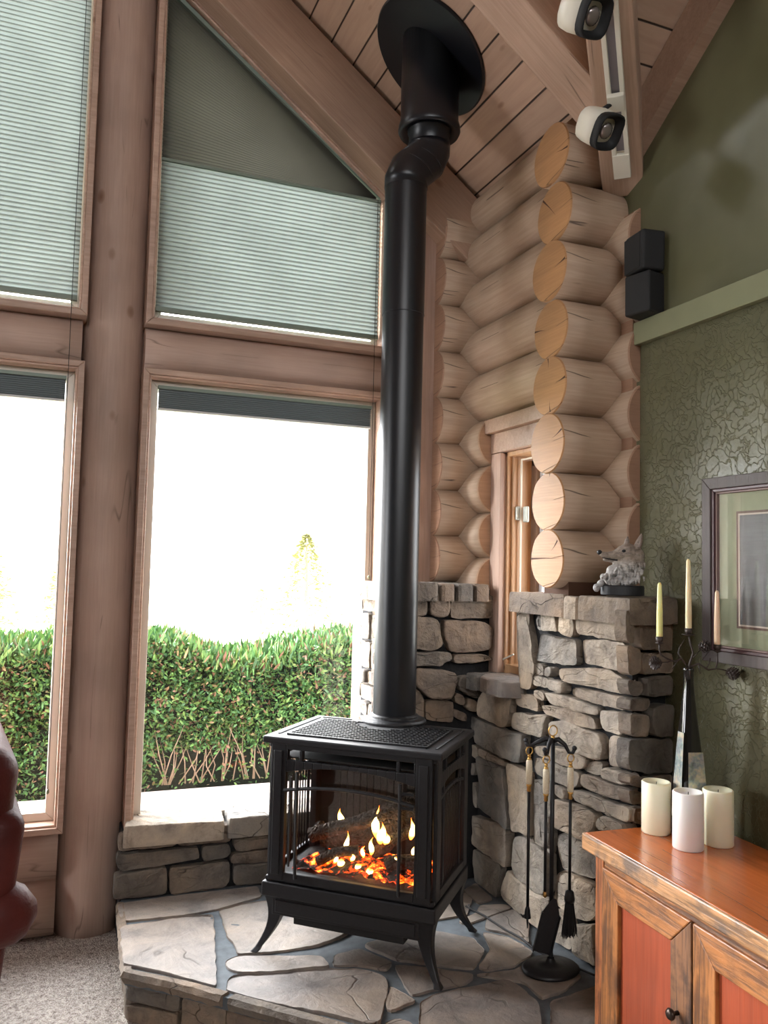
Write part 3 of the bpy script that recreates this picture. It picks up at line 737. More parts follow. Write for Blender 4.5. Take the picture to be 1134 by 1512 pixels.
front = [B((595,195),(685,215),(680,510),(600,500)), B((605,520),(735,560),(740,700),(720,800),(622,790)), B((720,240),(1030,230),(1030,580),(740,560),(720,400)),
 B((750,600),(1030,590),(1040,780),(760,790),(745,700)), B((612,835),(760,870),(760,940),(740,990),(640,990)), B((790,820),(1025,800),(1030,990),(790,1005)),
 B((612,1015),(820,1020),(815,1100),(760,1134),(610,1130)), D((890,20),(1095,0),(1095,300),(910,290)), D((690,90),(860,95),(870,200),(850,300),(700,300)),
 D((680,330),(1095,320),(1095,640),(900,640),(680,610)), D((690,655),(880,690),(840,790),(690,750)), D((680,790),(830,830),(830,930),(700,930)),
 D((745,960),(850,970),(850,1134),(730,1100)), D((890,665),(1095,660),(1100,800),(890,800)), D((870,830),(1095,830),(1095,1100),(870,1120)),
 PX((935,1232),(985,1226),(985,1300),(935,1300)), PX((935,1306),(985,1304),(985,1390),(935,1395))]
blockf = [A((45,815),(170,805),(270,850),(250,1000),(235,1025),(130,980),(45,930)), G((740,890),(810,930),(805,1000),(720,960)), G((820,930),(905,950),(895,1050),(815,1010)), G((725,1010),(820,1050),(810,1110),(720,1080)),
 G((130,155),(490,155),(530,200),(520,310),(130,305)), G((540,130),(680,135),(690,180),(685,310),(640,320),(535,305)),
 G((730,155),(760,148),(1030,150),(1020,325),(700,325),(700,200)), G((130,320),(560,315),(600,340),(645,540),(600,565),(130,570)),
 G((640,335),(960,350),(1020,410),(1000,560),(900,585),(690,580),(650,460)), G((130,585),(700,580),(715,640),(640,665),(640,690),(130,690)),
 G((430,700),(735,730),(755,800),(700,945),(520,930),(430,830)), G((510,945),(720,960),(715,1120),(510,1100)), G((350,860),(440,860),(495,940),(495,1100),(350,1090)),
 G((120,705),(420,705),(415,845),(120,850)), G((120,865),(340,865),(340,1090),(120,1090)),
 G((720,600),(960,600),(1030,640),(850,668),(720,668))]
bench = [H_((110,235),(170,220),(490,195),(485,270),(480,300),(110,335)), H_((500,190),(860,160),(830,275),(490,300)), H_((865,160),(1100,145),(1100,215),(865,235)),
 H_((95,345),(130,360),(620,310),(635,385),(120,470),(95,440)), H_((645,310),(830,285),(840,350),(810,380),(650,410)), H_((845,255),(1100,230),(1100,310),(860,340)),
 H_((840,350),(1100,320),(1100,400),(830,415)), H_((80,490),(420,435),(420,610),(70,650)), H_((435,445),(820,400),(830,530),(800,565),(440,620)),
 H_((850,425),(1100,405),(1100,535),(870,555),(845,540))]
def veneer(name, parent, plane, n, polys, t, mat, seed, extra=None, tv=.018, **kw):
    mb = MB(); rnd = random.Random(seed)
    for i, ps in enumerate(polys):
        P = pts_px(plane[0], plane[1], ps)
        stone(mb, P, n, t + rnd.uniform(-tv, tv), seed*10+i, **kw)
    if extra:
        for i, P in enumerate(extra): stone(mb, [Vector(p) for p in P], n, t+rnd.uniform(-tv, tv), seed*10+500+i, **kw)
    return mb.build(name, mat, parent)
def courses(a0, a1, z0, z1, f, seed):
    rnd = random.Random(seed); out = []; z = z0
    while z < z1-.03:
        h = min(rnd.uniform(.06, .13), z1-z); a = a0
        while a < a1-.03:
            w = min(rnd.uniform(.1, .26), a1-a)
            if a1-a-w < .05: w = a1-a
            out.append([f(a+.006, z+.006), f(a+w-.006, z+.006+rnd.uniform(-.003, .006)), f(a+w-.006, z+h-.004), f(a+.006, z+h-.004)])
            a += w
        z += h
    return out
ws = empty('stone_wall', (1.75, 2.7, HH)); tag(ws, 'grey ledge stone wall and pier right of the stove with a flat stone top', 'stone wall')
def under(o, e): o.location = -e.location; return o
SIDEN = (-1, 0, 0)
T = .030
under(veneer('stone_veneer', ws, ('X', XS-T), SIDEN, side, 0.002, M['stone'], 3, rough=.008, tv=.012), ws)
under(veneer('end_veneer', ws, ('P', (PF0, PFN)), PFN, front, .002, M['stone_shaded'], 4, tv=.008), ws)
mb = MB()
mb.prism([(XS, 2.230), (GX, 2.290), (GX, 2.735), (XS, 2.735)], lambda a, b: Vector((a, b, 0)), lambda a, b: Vector((a, b, 1.392)))
mb.box(XS, 1.87, 2.7, 3.30, 0, 1.035); mb.box(XS+.002, 1.815, 2.735, 2.90, 1.0, 1.40)
under(mb.build('mortar_core', M['mortar'], ws), ws)
def cap(parent, poly, z0, t, mat, seed, name='capstone', label=None):
    mb = MB(); stone(mb, [Vector((x, y, z0)) for x, y in poly], (0, 0, 1), t, seed, rough=.004, round_=.005, jit=.003)
    o = mb.build(name, mat, parent); under(o, parent)
    if label: o['label'] = label
    return o
cap(ws, [(1.705, 2.93), (1.715, 2.55), (1.86, 2.55), (1.86, 2.93)], 1.376, .036, M['stone_shaded'], 61)
cap(ws, [(1.70, 2.54), (1.70, 2.46), (1.93, 2.46), (1.93, 2.54)], 1.374, .034, M['stone'], 62)
cap(ws, [(1.700, 2.452), (1.705, 2.17), (1.80, 2.165), (1.945, 2.215), (1.945, 2.452)], 1.376, .040, M['stone_shaded'], 63)
# sill slabs of the small window
sl = pts_px('Z', 1.055, PX((702,992),(708,986),(727,981),(766,981),(790,985),(790,1012),(752,1016),(741,1011),(718,1004),(702,998)))
mb = MB(); P = [Vector((x, y, 1.036)) for x, y in ((1.90, 3.13), (1.73, 3.17), (1.675, 3.10), (1.655, 3.00), (1.668, 2.91), (1.72, 2.880), (1.90, 2.875))]
stone(mb, P, (0, 0, 1), .020, 71, rough=.004, round_=.016); q = under(mb.build('sill_stone', M['flag'], ws), ws); q['label'] = 'rounded pale stone sill under the small window'
mb = MB(); P = [Vector((1.86, 3.24, 1.03)), Vector((1.67, 3.22, 1.03)), Vector((1.665, 3.14, 1.03)), Vector((1.86, 3.05, 1.03))]
stone(mb, P, (0, 0, 1), .020, 72, rough=.004); under(mb.build('sill_stone', M['stone_shaded'], ws), ws)

# block behind the stove pipe, in the corner
BX, BY = 1.285, 3.235
wb = empty('stone_pier', (1.5, 3.3, HH)); tag(wb, 'shaded stone block in the corner behind the stove pipe', 'stone pier')
under(veneer('stone_veneer', wb, ('Y', BY), (0, -1, 0), blockf, .002, M['stone_shaded'], 5, tv=.012), wb)
ex = courses(BY+.01, 3.50, HH, 1.40, lambda a, z: (BX, a, z), 9)
mb = MB()
for i, P in enumerate(ex): stone(mb, [Vector(p) for p in P], (-1, 0, 0), random.Random(i).uniform(-.01, .014), 900+i, round_=.008)
under(mb.build('side_veneer', M['stone'], wb), wb)
under(MB().box(BX+.032, 1.85, BY+.034, 3.56, 0, 1.405).build('mortar_core', M['mortar'], wb), wb)
for i, (a, b) in enumerate(((1.25, 1.36), (1.37, 1.53), (1.54, 1.61), (1.62, 1.70), (1.71, 1.775), (1.78, 1.80))):
    if b-a > .03: cap(wb, [(a, BY-.03), (b, BY-.03), (b, 3.50 if i < 2 else 3.46), (a, 3.50 if i < 2 else 3.46)], 1.402, .030, M['stone_shaded'] if i else M['stone'], 80+i)
# low bench under the large window
BN = 3.475
wk = empty('stone_bench', (.75, 3.55, HH)); tag(wk, 'low shaded stone ledge under the large window left of the stove', 'stone ledge')
ex = courses(.93, BX, HH, .412, lambda a, z: (a, BN, z), 12)
under(veneer('stone_veneer', wk, ('Y', BN), (0, -1, 0), bench, .002, M['stone_shaded'], 6, extra=ex, tv=.010), wk)
under(MB().box(.30, BX+.05, BN+.032, 3.69, 0, .420).build('mortar_core', M['mortar'], wk), wk)
cap(wk, [(.30, 3.455), (.70, 3.440), (.72, 3.655), (.33, 3.655)], .418, .036, M['stone'], 91)
cap(wk, [(.71, 3.440), (.99, 3.44), (1.0, 3.655), (.73, 3.655)], .420, .036, M['stone'], 92)
cap(wk, [(1.00, 3.445), (1.29, 3.445), (1.29, 3.655), (1.01, 3.655)], .418, .036, M['stone'], 93)

# ------------------------------------------------------------------ hearth
he = empty('hearth', (1.0, 2.8, 0)); tag(he, 'raised flagstone hearth with blue grey joints under the stove', 'hearth')
flags = [I_((70,110),(400,60),(750,20),(1000,-8),(1030,60),(850,110),(700,150),(500,185),(110,225),(75,180)),
 I_((80,280),(110,255),(320,225),(490,190),(700,180),(715,330),(725,665),(560,620),(320,560),(100,520),(85,400)),
 PX((324,1341),(358,1334),(410,1326),(480,1318),(560,1322),(560,1350),(520,1372),(500,1385),(460,1398),(420,1403),(350,1408),(346,1390),(337,1385),(328,1360)),
 PX((332,1418),(352,1410),(400,1411),(475,1412),(487,1427),(448,1430),(400,1434),(350,1435),(335,1430)),
 PX((338,1447),(343,1439),(400,1437),(482,1430),(530,1430),(567,1439),(574,1455),(563,1508),(550,1516),(500,1501),(440,1488),(400,1480),(365,1470),(330,1460)),
 PX((575,1455),(598,1467),(616,1477),(578,1493),(570,1490)), PX((581,1424),(640,1430),(700,1440),(690,1452),(640,1461),(607,1470)),
 PX((620,1478),(645,1466),(700,1456),(745,1446),(770,1458),(795,1482),(800,1502),(796,1540),(700,1550),(618,1530)),
 PX((567,1510),(590,1503),(612,1512),(612,1545),(575,1540)), PX((812,1478),(850,1465),(890,1452),(930,1480),(930,1545),(812,1540)),
 K((165,270),(280,215),(310,165),(480,155),(530,180),(350,245),(220,290)), K((360,255),(540,195),(640,290),(640,420),(520,360),(340,320)),
 K((285,20),(400,120),(300,150),(200,60)), PX((560,1388),(620,1370),(700,1385),(716,1402),(700,1430),(640,1424),(585,1416),(535,1395)),
 PX((712,1375),(750,1382),(790,1405),(760,1425),(720,1432),(706,1428),(724,1400)), PX((700,1438),(760,1432),(790,1412),(830,1425),(860,1440),(830,1464),(800,1474),(775,1450)),
 PX((570,1322),(660,1310),(700,1315),(690,1350),(610,1362),(566,1352)), PX((492,1410),(530,1400),(580,1420),(572,1432),(530,1424),(492,1425))]
mb = MB(); rnd = random.Random(5)
for i, ps in enumerate(flags):
    stone(mb, pts_px('Z', HH, ps), (0, 0, 1), rnd.uniform(-.004, .002) if i not in (0, 1, 4) else .0, 300+i, rough=.0025, round_=.006, jit=.004)
under(mb.build('flagstones', M['flag'], he), he)
hp = [onZ(172, 1331, HH), onZ(180, 1434, HH), onZ(262, 1452, HH), onZ(330, 1471, HH), onZ(420, 1496, HH), onZ(500, 1517, HH), onZ(560, 1535, HH)]
hp2 = [(p.x, p.y) for p in hp] + [(1.30, 1.98), (1.60, 1.90), (1.80, 2.0), (1.80, 3.3), (1.2, 3.52), (.30, 3.50)]
def shr(poly, k):
    c = Vector((1.1, 2.9)); return [tuple(Vector(p) + (c-Vector(p)).normalized()*k) for p in poly]
mb = MB().prism(shr(hp2, .01), lambda a, b: Vector((a, b, HH-.045)), lambda a, b: Vector((a, b, HH-.008))); under(mb.build('grout_bed', M['grout'], he), he)
mb = MB().prism(shr(hp2, .085), lambda a, b: Vector((a, b, 0)), lambda a, b: Vector((a, b, HH-.03))); under(mb.build('mortar_core', M['mortar'], he), he)
# slab lips on the front edge: each front flagstone shows its broken edge
mb = MB()
edge = [Vector((p.x, p.y, 0)) for p in hp]
lips = [(0, 1, 0, .12), (0, 1, .16, 1), (1, 3, 0, .97), (3, 6, 0.03, 1)]
def along(i0, i1, t):
    pts = edge[i0:i1+1]; L = [0]
    for a, b in zip(pts, pts[1:]): L.append(L[-1]+(b-a).length)
    s = t*L[-1]
    for k in range(len(pts)-1):
        if s <= L[k+1]+1e-9: return pts[k].lerp(pts[k+1], (s-L[k])/(L[k+1]-L[k]))
    return pts[-1]
for k, (i0, i1, t0, t1) in enumerate(lips):
    N = 40; rr = []
    for i in range(N+1):
        p = along(i0, i1, t0+(t1-t0)*i/N); q = along(i0, i1, min(1, t0+(t1-t0)*(i+1)/N+.001)); 
        c = (Vector((1.1, 2.9, 0))-p).normalized()
        w = noise.noise(p*22+Vector((k*5, 0, 0)))*.006; w2 = noise.noise(p*31+Vector((0, k*7, 3)))*.006
        rr.append([mb.b.verts.new(p + c*.03 + Vector((0, 0, HH+.001))), mb.b.verts.new(p + c*(.004+w) + Vector((0, 0, HH-.002+w2*.3))), mb.b.verts.new(p - c*(.004+w2*.6) + Vector((0, 0, HH-.018))),
                   mb.b.verts.new(p + c*(.006+w) + Vector((0, 0, HH-.040+w2))), mb.b.verts.new(p + c*.05 + Vector((0, 0, HH-.036+w2)))])
    for a, b in zip(rr, rr[1:]):
        for j in range(4): mb.b.faces.new((a[j], a[j+1], b[j+1], b[j]))
    mb.b.faces.new(rr[0]); mb.b.faces.new(rr[-1][::-1])
under(mb.build('slab_edge', M['stone_shaded'], he), he)  # edge darker than the flags: its turned-away shade is in the colour
# riser stones under the slab edge
mb = MB(); rnd = random.Random(3); total = []
for (i0, i1) in ((0, 1), (1, 3), (3, 6)):
    L = sum((edge[i+1]-edge[i]).length for i in range(i0, i1)); a = 0.0; first = True
    while a < L-.04:
        w = min(rnd.uniform(.20, .36), L-a)
        pa, pb = along(i0, i1, a/L), along(i0, i1, (a+w-.012)/L); d = (pb-pa).normalized(); nn = Vector((d.y, -d.x, 0))
        if nn.dot(Vector((1.1, 2.9, 0))-pa) > 0: nn = -nn
        pa = pa - nn*.032; pb = pb - nn*.032
        zs = [(.002, .062), (.068, .128)] if rnd.random() < .55 or first else [(.002, .126)]
        for z0, zt in zs:
            sh = rnd.uniform(-.01, .01)
            P = [pa+Vector((0, 0, z0)), pb+d*sh+Vector((0, 0, z0)), pb+d*sh+Vector((0, 0, zt)), pa+Vector((0, 0, zt-.004))]
            stone(mb, P, nn, rnd.uniform(.004, .022), int(rnd.random()*900)+400, round_=.009)
        a += w; first = False
under(mb.build('riser_stones', M['stone_shaded'], he), he)

# ================================================================== STOVE
SC = Vector((1.098, 2.833, HH)); SA = R(-41.8)
sv = empty('gas_stove', SC, SA); tag(sv, 'black cast iron stove with a lit fire behind glass, standing on the hearth', 'stove')
BW, BD = .292, .200                               # body half sizes
ZB, ZT = .245, .715                               # body bottom / top (local)
blk = M['black']
# top plate with raised rim and grille
def chq(w, d, n=6, r=.02): return [(-w, -d), (w, -d), (w, d), (-w, d)]
mb = MB()
mb.prism([(-.326, -.226), (.326, -.226), (.322, .226), (-.322, .226)], lambda a, b: Vector((a, b, .706)), lambda a, b: Vector((a, b, .730)))
mb.prism([(-.306, -.210), (.306, -.210), (.304, .215), (-.304, .215)], lambda a, b: Vector((a, b, .690)), lambda a, b: Vector((a, b, .706)))
mb.build('top_plate', blk, sv, bevel=.006, seg=3)
mb = MB(); mb.box(-.255, .255, -.168, .150, .7302, .7312); mb.build('grille_recess', M['pitch'], sv)
mb = MB()
nx, ny = 25, 12
for i in range(nx):
    for j in range(ny):
        x = -.245+.49*i/(nx-1); y = -.160+.30*j/(ny-1)
        if (x)**2+(y-.165)**2 < .118**2: continue
        for s in (1, -1):
            m_ = Matrix.Translation((x, y, .7335)) @ Matrix.Rotation(s*R(32), 4, 'Z')
            mb.box(-.0145, .0145, -.0022, .0022, -.0022, .0022, m_)
for (a, b, c, d) in ((-.258, .258, -.172, -.166), (-.258, .258, .146, .152), (-.258, -.252, -.172, .152), (.252, .258, -.172, .152)): mb.box(a, b, c, d, .730, .7352)
mb.build('top_grille', blk, sv)
for b in ((-.294, -.286, -.17, .18), (.286, .294, -.17, .18), (.16, .28, .185, .193), (-.28, -.16, .185, .193)): MB().box(*b, .730, .7325).build('rim_groove', M['pitch'], sv)
# corner posts and rails (front/side frames)
def arch(u0, u1, za, zm, n=14): return [(u0+(u1-u0)*i/n, za+(zm-za)*(1-((2*i/n)-1)**2)) for i in range(n+1)]
def frame_face(mb, hw, f, t, uo, z0, za, zm):
    """frame with arched opening: half width hw, opening half width uo"""
    P = lambda a, b: f(a, b, 0); Q = lambda a, b: f(a, b, t)
    mb.prism([(-hw, ZB), (-uo, ZB), (-uo, ZT), (-hw, ZT)], P, Q); mb.prism([(uo, ZB), (hw, ZB), (hw, ZT), (uo, ZT)], P, Q)
    mb.prism([(-uo, ZB), (uo, ZB), (uo, z0), (-uo, z0)], P, Q)
    ar = arch(-uo, uo, za, zm)
    for (a, b), (c, d) in zip(ar, ar[1:]): mb.prism([(a, b), (c, d), (c, .655), (a, .655)], P, Q)
    mb.prism([(-uo, .690), (uo, .690), (uo, ZT), (-uo, ZT)], P, Q)
    sl_ = [-uo, -uo+.045, -uo+.06, uo-.065, uo-.05, uo]
    for a, b in ((-uo, -uo+.006), (-uo+.05, -uo+.062), (uo-.067, uo-.055), (uo-.006, uo)): mb.prism([(a, .655), (b, .655), (b, .690), (a, .690)], P, Q)
ffr = lambda a, b, t: Vector((a, -BD-t, b))
mb = MB(); frame_face(mb, BW, ffr, .020, .235, .275, .612, .640); mb.build('front_frame', blk, sv, bevel=.003)
for s in (-1, 1):
    fs = lambda a, b, t, s=s: Vector((s*(BW+t), a, b))
    mb = MB(); frame_face(mb, BD, fs, .014, .150, .275, .600, .622); mb.build('side_frame', blk, sv, bevel=.003)
    MB().box(s*BW-.002, s*BW+.001, -.155, .155, .27, .62).build('side_glass', M['stoveglass'], sv)
    mb = MB()
    for y in (-.105, .105): mb.box(s*(BW+.006)-.004, s*(BW+.006)+.004, y-.006, y+.006, .275, .615)
    for z in (.565,):
        ar = arch(-.15, .15, z-.006, z+.012, 8)
        for (a, b), (c, d) in zip(ar, ar[1:]): mb.prism([(a, b), (c, d), (c, d+.011), (a, b+.011)], lambda p, q: Vector((s*(BW+.002), p, q)), lambda p, q: Vector((s*(BW+.011), p, q)))
    for k in range(9): mb.box(s*(BW+.001)-.002, s*(BW+.001)+.002, -.09+.0225*k-.003, -.09+.0225*k+.003, .275, .56)
    mb.build('side_grille', blk, sv, bevel=.002)
mb = MB().box(-BW, BW, BD, BD+.01, ZB, ZT).box(-BW+.005, BW-.005, -BD, BD, .698, .706); mb.build('back_panel', blk, sv)
for sx in (-1, 1): MB().box(sx*.264-.016, sx*.264+.016, -BD-.026, -BD-.019, .266, .686).build('pilaster', blk, sv, bevel=.003)
# door grille of arched bars over the glass
mb = MB()
for u in (-.186, .186): mb.tube([(u, -BD-.024, .262), (u, -BD-.028, .30), (u, -BD-.028, .62)], .0062, 8)
mb.tube([(-.212, -BD-.024, .30), (-.212, -BD-.024, .60)], .004, 8)
ar = arch(-.235, .235, .553, .578, 18); mb.tube([(a, -BD-.028, b) for a, b in ar], .0062, 8)
for u0, u1 in ((.190, .232),):
    mb.box(u0, u1, -BD-.030, -BD-.024, .540, .548).box(u0, u1, -BD-.030, -BD-.024, .586, .594)
mb.build('door_grille', blk, sv, smooth=False)
MB().box(-.236, .236, -BD-.004, -BD-.001, .272, .645).build('door_glass', M['stoveglass'], sv)
# base skirt, apron, ash box
mb = MB().prism([(-.312, -.226), (.312, -.226), (.308, .212), (-.308, .212)], lambda a, b: Vector((a, b, .190)), lambda a, b: Vector((a, b, .238)))
mb.prism([(-.304, -.216), (.304, -.216), (.30, .208), (-.30, .208)], lambda a, b: Vector((a, b, .238)), lambda a, b: Vector((a, b, .256)))
mb.build('base_skirt', blk, sv, bevel=.005, seg=3)
mb = MB().box(-.275, .255, -.214, -.204, .128, .190).box(-.262, .242, -.219, -.213, .138, .180); mb.build('apron', blk, sv, bevel=.003)
MB().box(-.20, .20, -.198, .14, .100, .19).build('ash_box', M['pitch'], sv, bevel=.004)
def leg(sx, sy):
    mb = MB(); pts = []; N = 12
    for i in range(N+1):
        t = i/N; z = .192*(1-t)
        o_ = -.012+.056*t**1.2 - .020*math.sin(PI*t)
        r = .024*(1-t)**1.3+.0098 if t < .93 else .0145
        pts.append((Vector((sx*(.285+o_), sy*(.192+o_*.75), z)), r))
    # square section swept
    rings = []
    for p, r in pts:
        m_ = Matrix.Rotation(0, 3, 'Z'); rings.append([mb.b.verts.new(p+Vector((a*r, b*r, 0))) for a, b in ((-1, -1), (1, -1), (1, 1), (-1, 1))])
    for a, b in zip(rings, rings[1:]):
        for k in range(4): mb.b.faces.new((a[k], a[(k+1) % 4], b[(k+1) % 4], b[k]))
    mb.b.faces.new(rings[0][::-1]); mb.b.faces.new(rings[-1])
    return mb.build('leg', blk, sv, bevel=.004)
for sx in (-1, 1):
    for sy in (-1, 1): leg(sx, sy)
# firebox
mb = MB().box(-.27, .27, .145, .150, .262, .66).box(-.27, .27, -.19, .15, .655, .66).box(-.27, .27, -.19, .15, .258, .264).box(-.285, -.262, .10, .15, .262, .66)
mb.build('firebox', plain('sooty_liner', (.014, .012, .011), .7), sv)
mb = MB()
for i in range(15): mb.box(-.20+.027*i, -.20+.027*i+.022, .132, .146, .33, .63)
mb.build('fire_bricks', plain('red_brown_brick', (.010, .004, .003), .8, nz=.3), sv)
def emb():
    m, nt, b = newmat('ember_bed'); v = coords(nt)
    f = noise_n(nt, v, 42, 5, .7); g = noise_n(nt, v, 11, 2)
    x = mth(nt, 'ADD', mth(nt, 'MULTIPLY', f, .7), mth(nt, 'MULTIPLY', g, .5))
    c = ramp(nt, [(.60, (0, 0, 0)), (.67, (.5, .03, 0)), (.74, (1, .22, .02)), (.82, (1, .6, .15))], x)
    b.inputs['Base Color'].default_value = (.03, .025, .022, 1); b.inputs['Roughness'].default_value = .9
    nt.links.new(c.outputs[0], b.inputs['Emission Color']); b.inputs['Emission Strength'].default_value = 5
    bump(nt, b, f, .8, .01); return m
mb = MB(); n = 46; g = []
for i in range(n):
    row = []
    for j in range(20):
        x = -.235+.47*i/(n-1); y = -.15+.27*j/19
        row.append(mb.b.verts.new((x, y, .270+.022*noise.noise(Vector((x*20, y*20, 1)))+.03*math.exp(-((x-.0)/.12)**2-((y+.03)/.08)**2)+.012*noise.noise(Vector((x*60, y*60, 4))))))
    g.append(row)
for i in range(n-1):
    for j in range(19): mb.b.faces.new((g[i][j], g[i+1][j], g[i+1][j+1], g[i][j+1]))
mb.build('ember_bed', emb(), sv, smooth=False)
def barkm():
    m, nt, b = newmat('charred_bark'); v = coords(nt)
    f = noise_n(nt, v, 30, 6, .7); vo = node(nt, 'ShaderNodeTexVoronoi'); vo.inputs['Scale'].default_value = 60; vo.feature = 'DISTANCE_TO_EDGE'; nt.links.new(v, vo.inputs['Vector'])
    c = ramp(nt, [(.3, (.02, .014, .010)), (.6, (.10, .065, .045)), (.8, (.22, .16, .12))], f); nt.links.new(c.outputs[0], b.inputs['Base Color'])
    b.inputs['Roughness'].default_value = .95; bump(nt, b, mth(nt, 'ADD', f, mth(nt, 'MULTIPLY', vo.outputs['Distance'], 3)), 1, .012); return m
bark = barkm()
def flog(a, b, r, name='log'):
    a, b = Vector(a), Vector(b); N = 16; pts = []; rr = []
    for i in range(N+1):
        t = i/N; p = a.lerp(b, t) + Vector((0, 0, .008*math.sin(t*5+r*300))); pts.append(p); rr.append(r*(1+.14*noise.noise(p*30)))
    MB().tube(pts, rr, 14).build(name, bark, sv, smooth=True)
flog((-.225, -.02, .335), (.10, .03, .475), .026)
flog((-.03, .085, .30), (.14, .10, .46), .055)
flog((-.16, -.10, .29), (-.02, -.06, .335), .018)
flog((.09, -.08, .292), (.225, -.03, .34), .024)
flog((-.22, .07, .30), (-.02, .10, .34), .03)
flog((.02, -.02, .31), (.20, .03, .43), .020)
flog((-.235, .02, .33), (-.19, .0, .38), .016)
def flamem():
    m = bpy.data.materials.new('flame'); m.use_nodes = True; nt = m.node_tree; nt.nodes.clear()
    o = nt.nodes.new('ShaderNodeOutputMaterial'); e = nt.nodes.new('ShaderNodeEmission')
    tc = nt.nodes.new('ShaderNodeTexCoord'); sp = nt.nodes.new('ShaderNodeSeparateXYZ'); nt.links.new(tc.outputs['Generated'], sp.inputs[0])
    r = ramp(nt, [(0, (1, .16, .01)), (.15, (1, .34, .03)), (.45, (1, .80, .32)), (.75, (1, .50, .08)), (1, (.8, .10, .0))], sp.outputs[2])
    nt.links.new(r.outputs[0], e.inputs[0]); e.inputs[1].default_value = 9; nt.links.new(e.outputs[0], o.inputs[0]); return m
flm = flamem()
def flame(px, py, yl, h, w, lean=0):
    n = Vector((math.sin(-SA)*0, 0, 0)); nl = Matrix.Rotation(SA, 3, 'Z') @ Vector((0, -1, 0)); p0 = SC + Matrix.Rotation(SA, 3, 'Z') @ Vector((0, yl, 0))
    q = onP(px, py, p0, nl); c = Matrix.Rotation(-SA, 3, 'Z') @ (q-SC)
    mb = MB(); N = 14; pts = []; rr = []
    for i in range(N+1):
        t = i/N; pts.append(c+Vector((lean*t*t+.004*math.sin(t*6+px), 0, h*1.35*t))); rr.append(max(.0006, w*1.5*(math.sin(PI*min(1, t*1.02+.06))**.9)*(1-t*.65)))
    mb.tube(pts, rr, 10); mb.build('flame', flm, sv, smooth=True)
for a in ((503, 1219, .03, .045, .010, -.004), (555, 1237, .0, .085, .013, .006), (563, 1246, -.03, .055, .014, .004), (570, 1247, -.03, .03, .010, .005), (512, 1262, -.06, .060, .008, .0), (547, 1262, -.06, .045, .008, .008),
          (608, 1240, -.02, .055, .010, .0), (612, 1266, -.05, .035, .007, -.002), (480, 1271, -.09, .02, .005, 0), (495, 1275, -.09, .028, .006, .003), (585, 1272, -.08, .012, .006, 0), (505, 1278, -.10, .016, .012, 0), (530, 1283, -.10, .012, .010, .004), (545, 1290, -.11, .012, .012, 0), (520, 1272, -.08, .022, .006, .003), (535, 1266, -.05, .03, .006, .006)):
    flame(*a)

# ------------------------------------------------------------------ stove pipe
PA = Vector((1.250, 3.000)); PB = Vector((1.352, 3.010)); r0 = .0835
sp_ = empty('stove_pipe', (PA.x, PA.y, HH+.73)); tag(sp_, 'black stove pipe rising from the stove with an offset elbow up to the ceiling collar', 'stove pipe')
z0 = HH+.73; L = lambda z: z-z0
MB().lathe([(.125, .000), (.125, .010), (.118, .016), (r0+.012, .020), (r0+.010, .030), (r0, .034)], 40).build('base_collar', blk, sp_, smooth=False, bevel=.002)
MB().lathe([(r0-.001, .018), (r0-.001, L(2.512))], 64, close=False).build('pipe', M['pipe'], sp_, smooth=True)
MB().lathe([(r0+.0008, L(2.50)), (r0+.0008, L(3.04))], 64, close=False).build('pipe', M['pipe'], sp_, smooth=True)
MB().ring((0, 0, L(2.50)), r0, .0014, None, 64).build('pipe_seam', M['pipe'], sp_, smooth=True)
d = PB-PA
mb = MB().tube([(0, 0, L(3.02)), (0, 0, L(3.055)), (d.x*.12, d.y*.12, L(3.09)), (d.x*.88, d.y*.88, L(3.165)), (d.x, d.y, L(3.20)), (d.x, d.y, L(3.225))], [r0+.004]*6, 40)
mb.build('elbow', M['pipe'], sp_, smooth=True)
mb = MB()
mb.ring((d.x*.3, d.y*.3, L(3.108)), r0+.004, .003, Matrix.Rotation(R(28), 3, 'Y'), 40).ring((d.x*.72, d.y*.72, L(3.147)), r0+.004, .003, Matrix.Rotation(R(28), 3, 'Y'), 40)
mb.build('elbow_seam', M['pipe'], sp_, smooth=True)
mb = MB().lathe([(r0, L(3.20)), (r0, L(3.275)), (r0+.006, L(3.278)), (r0+.006, L(3.29)), (r0, L(3.295)), (r0, L(3.40))], 40, at=(d.x, d.y, 0), close=False); mb.build('upper_pipe', M['pipe'], sp_, smooth=True)
mb = MB().lathe([(.100, L(3.285)), (.122, L(3.272)), (.128, L(3.285)), (.126, L(3.305)), (.119, L(3.325)), (.119, L(3.72)), (.10, L(3.72))], 44, at=(d.x, d.y, 0)); mb.build('sleeve', M['pipe'], sp_, smooth=True)
aa = math.atan(.77); zc = z1(PB.x)
mb = MB().lathe([(.10, -.012), (.262, -.014), (.268, -.008), (.268, -.001), (.1, 0)], 64, m=Matrix.Rotation(aa, 3, 'Y'))
q = mb.build('ceiling_collar', M['pipe'], sp_, smooth=False); q.location = (d.x, d.y, L(zc))
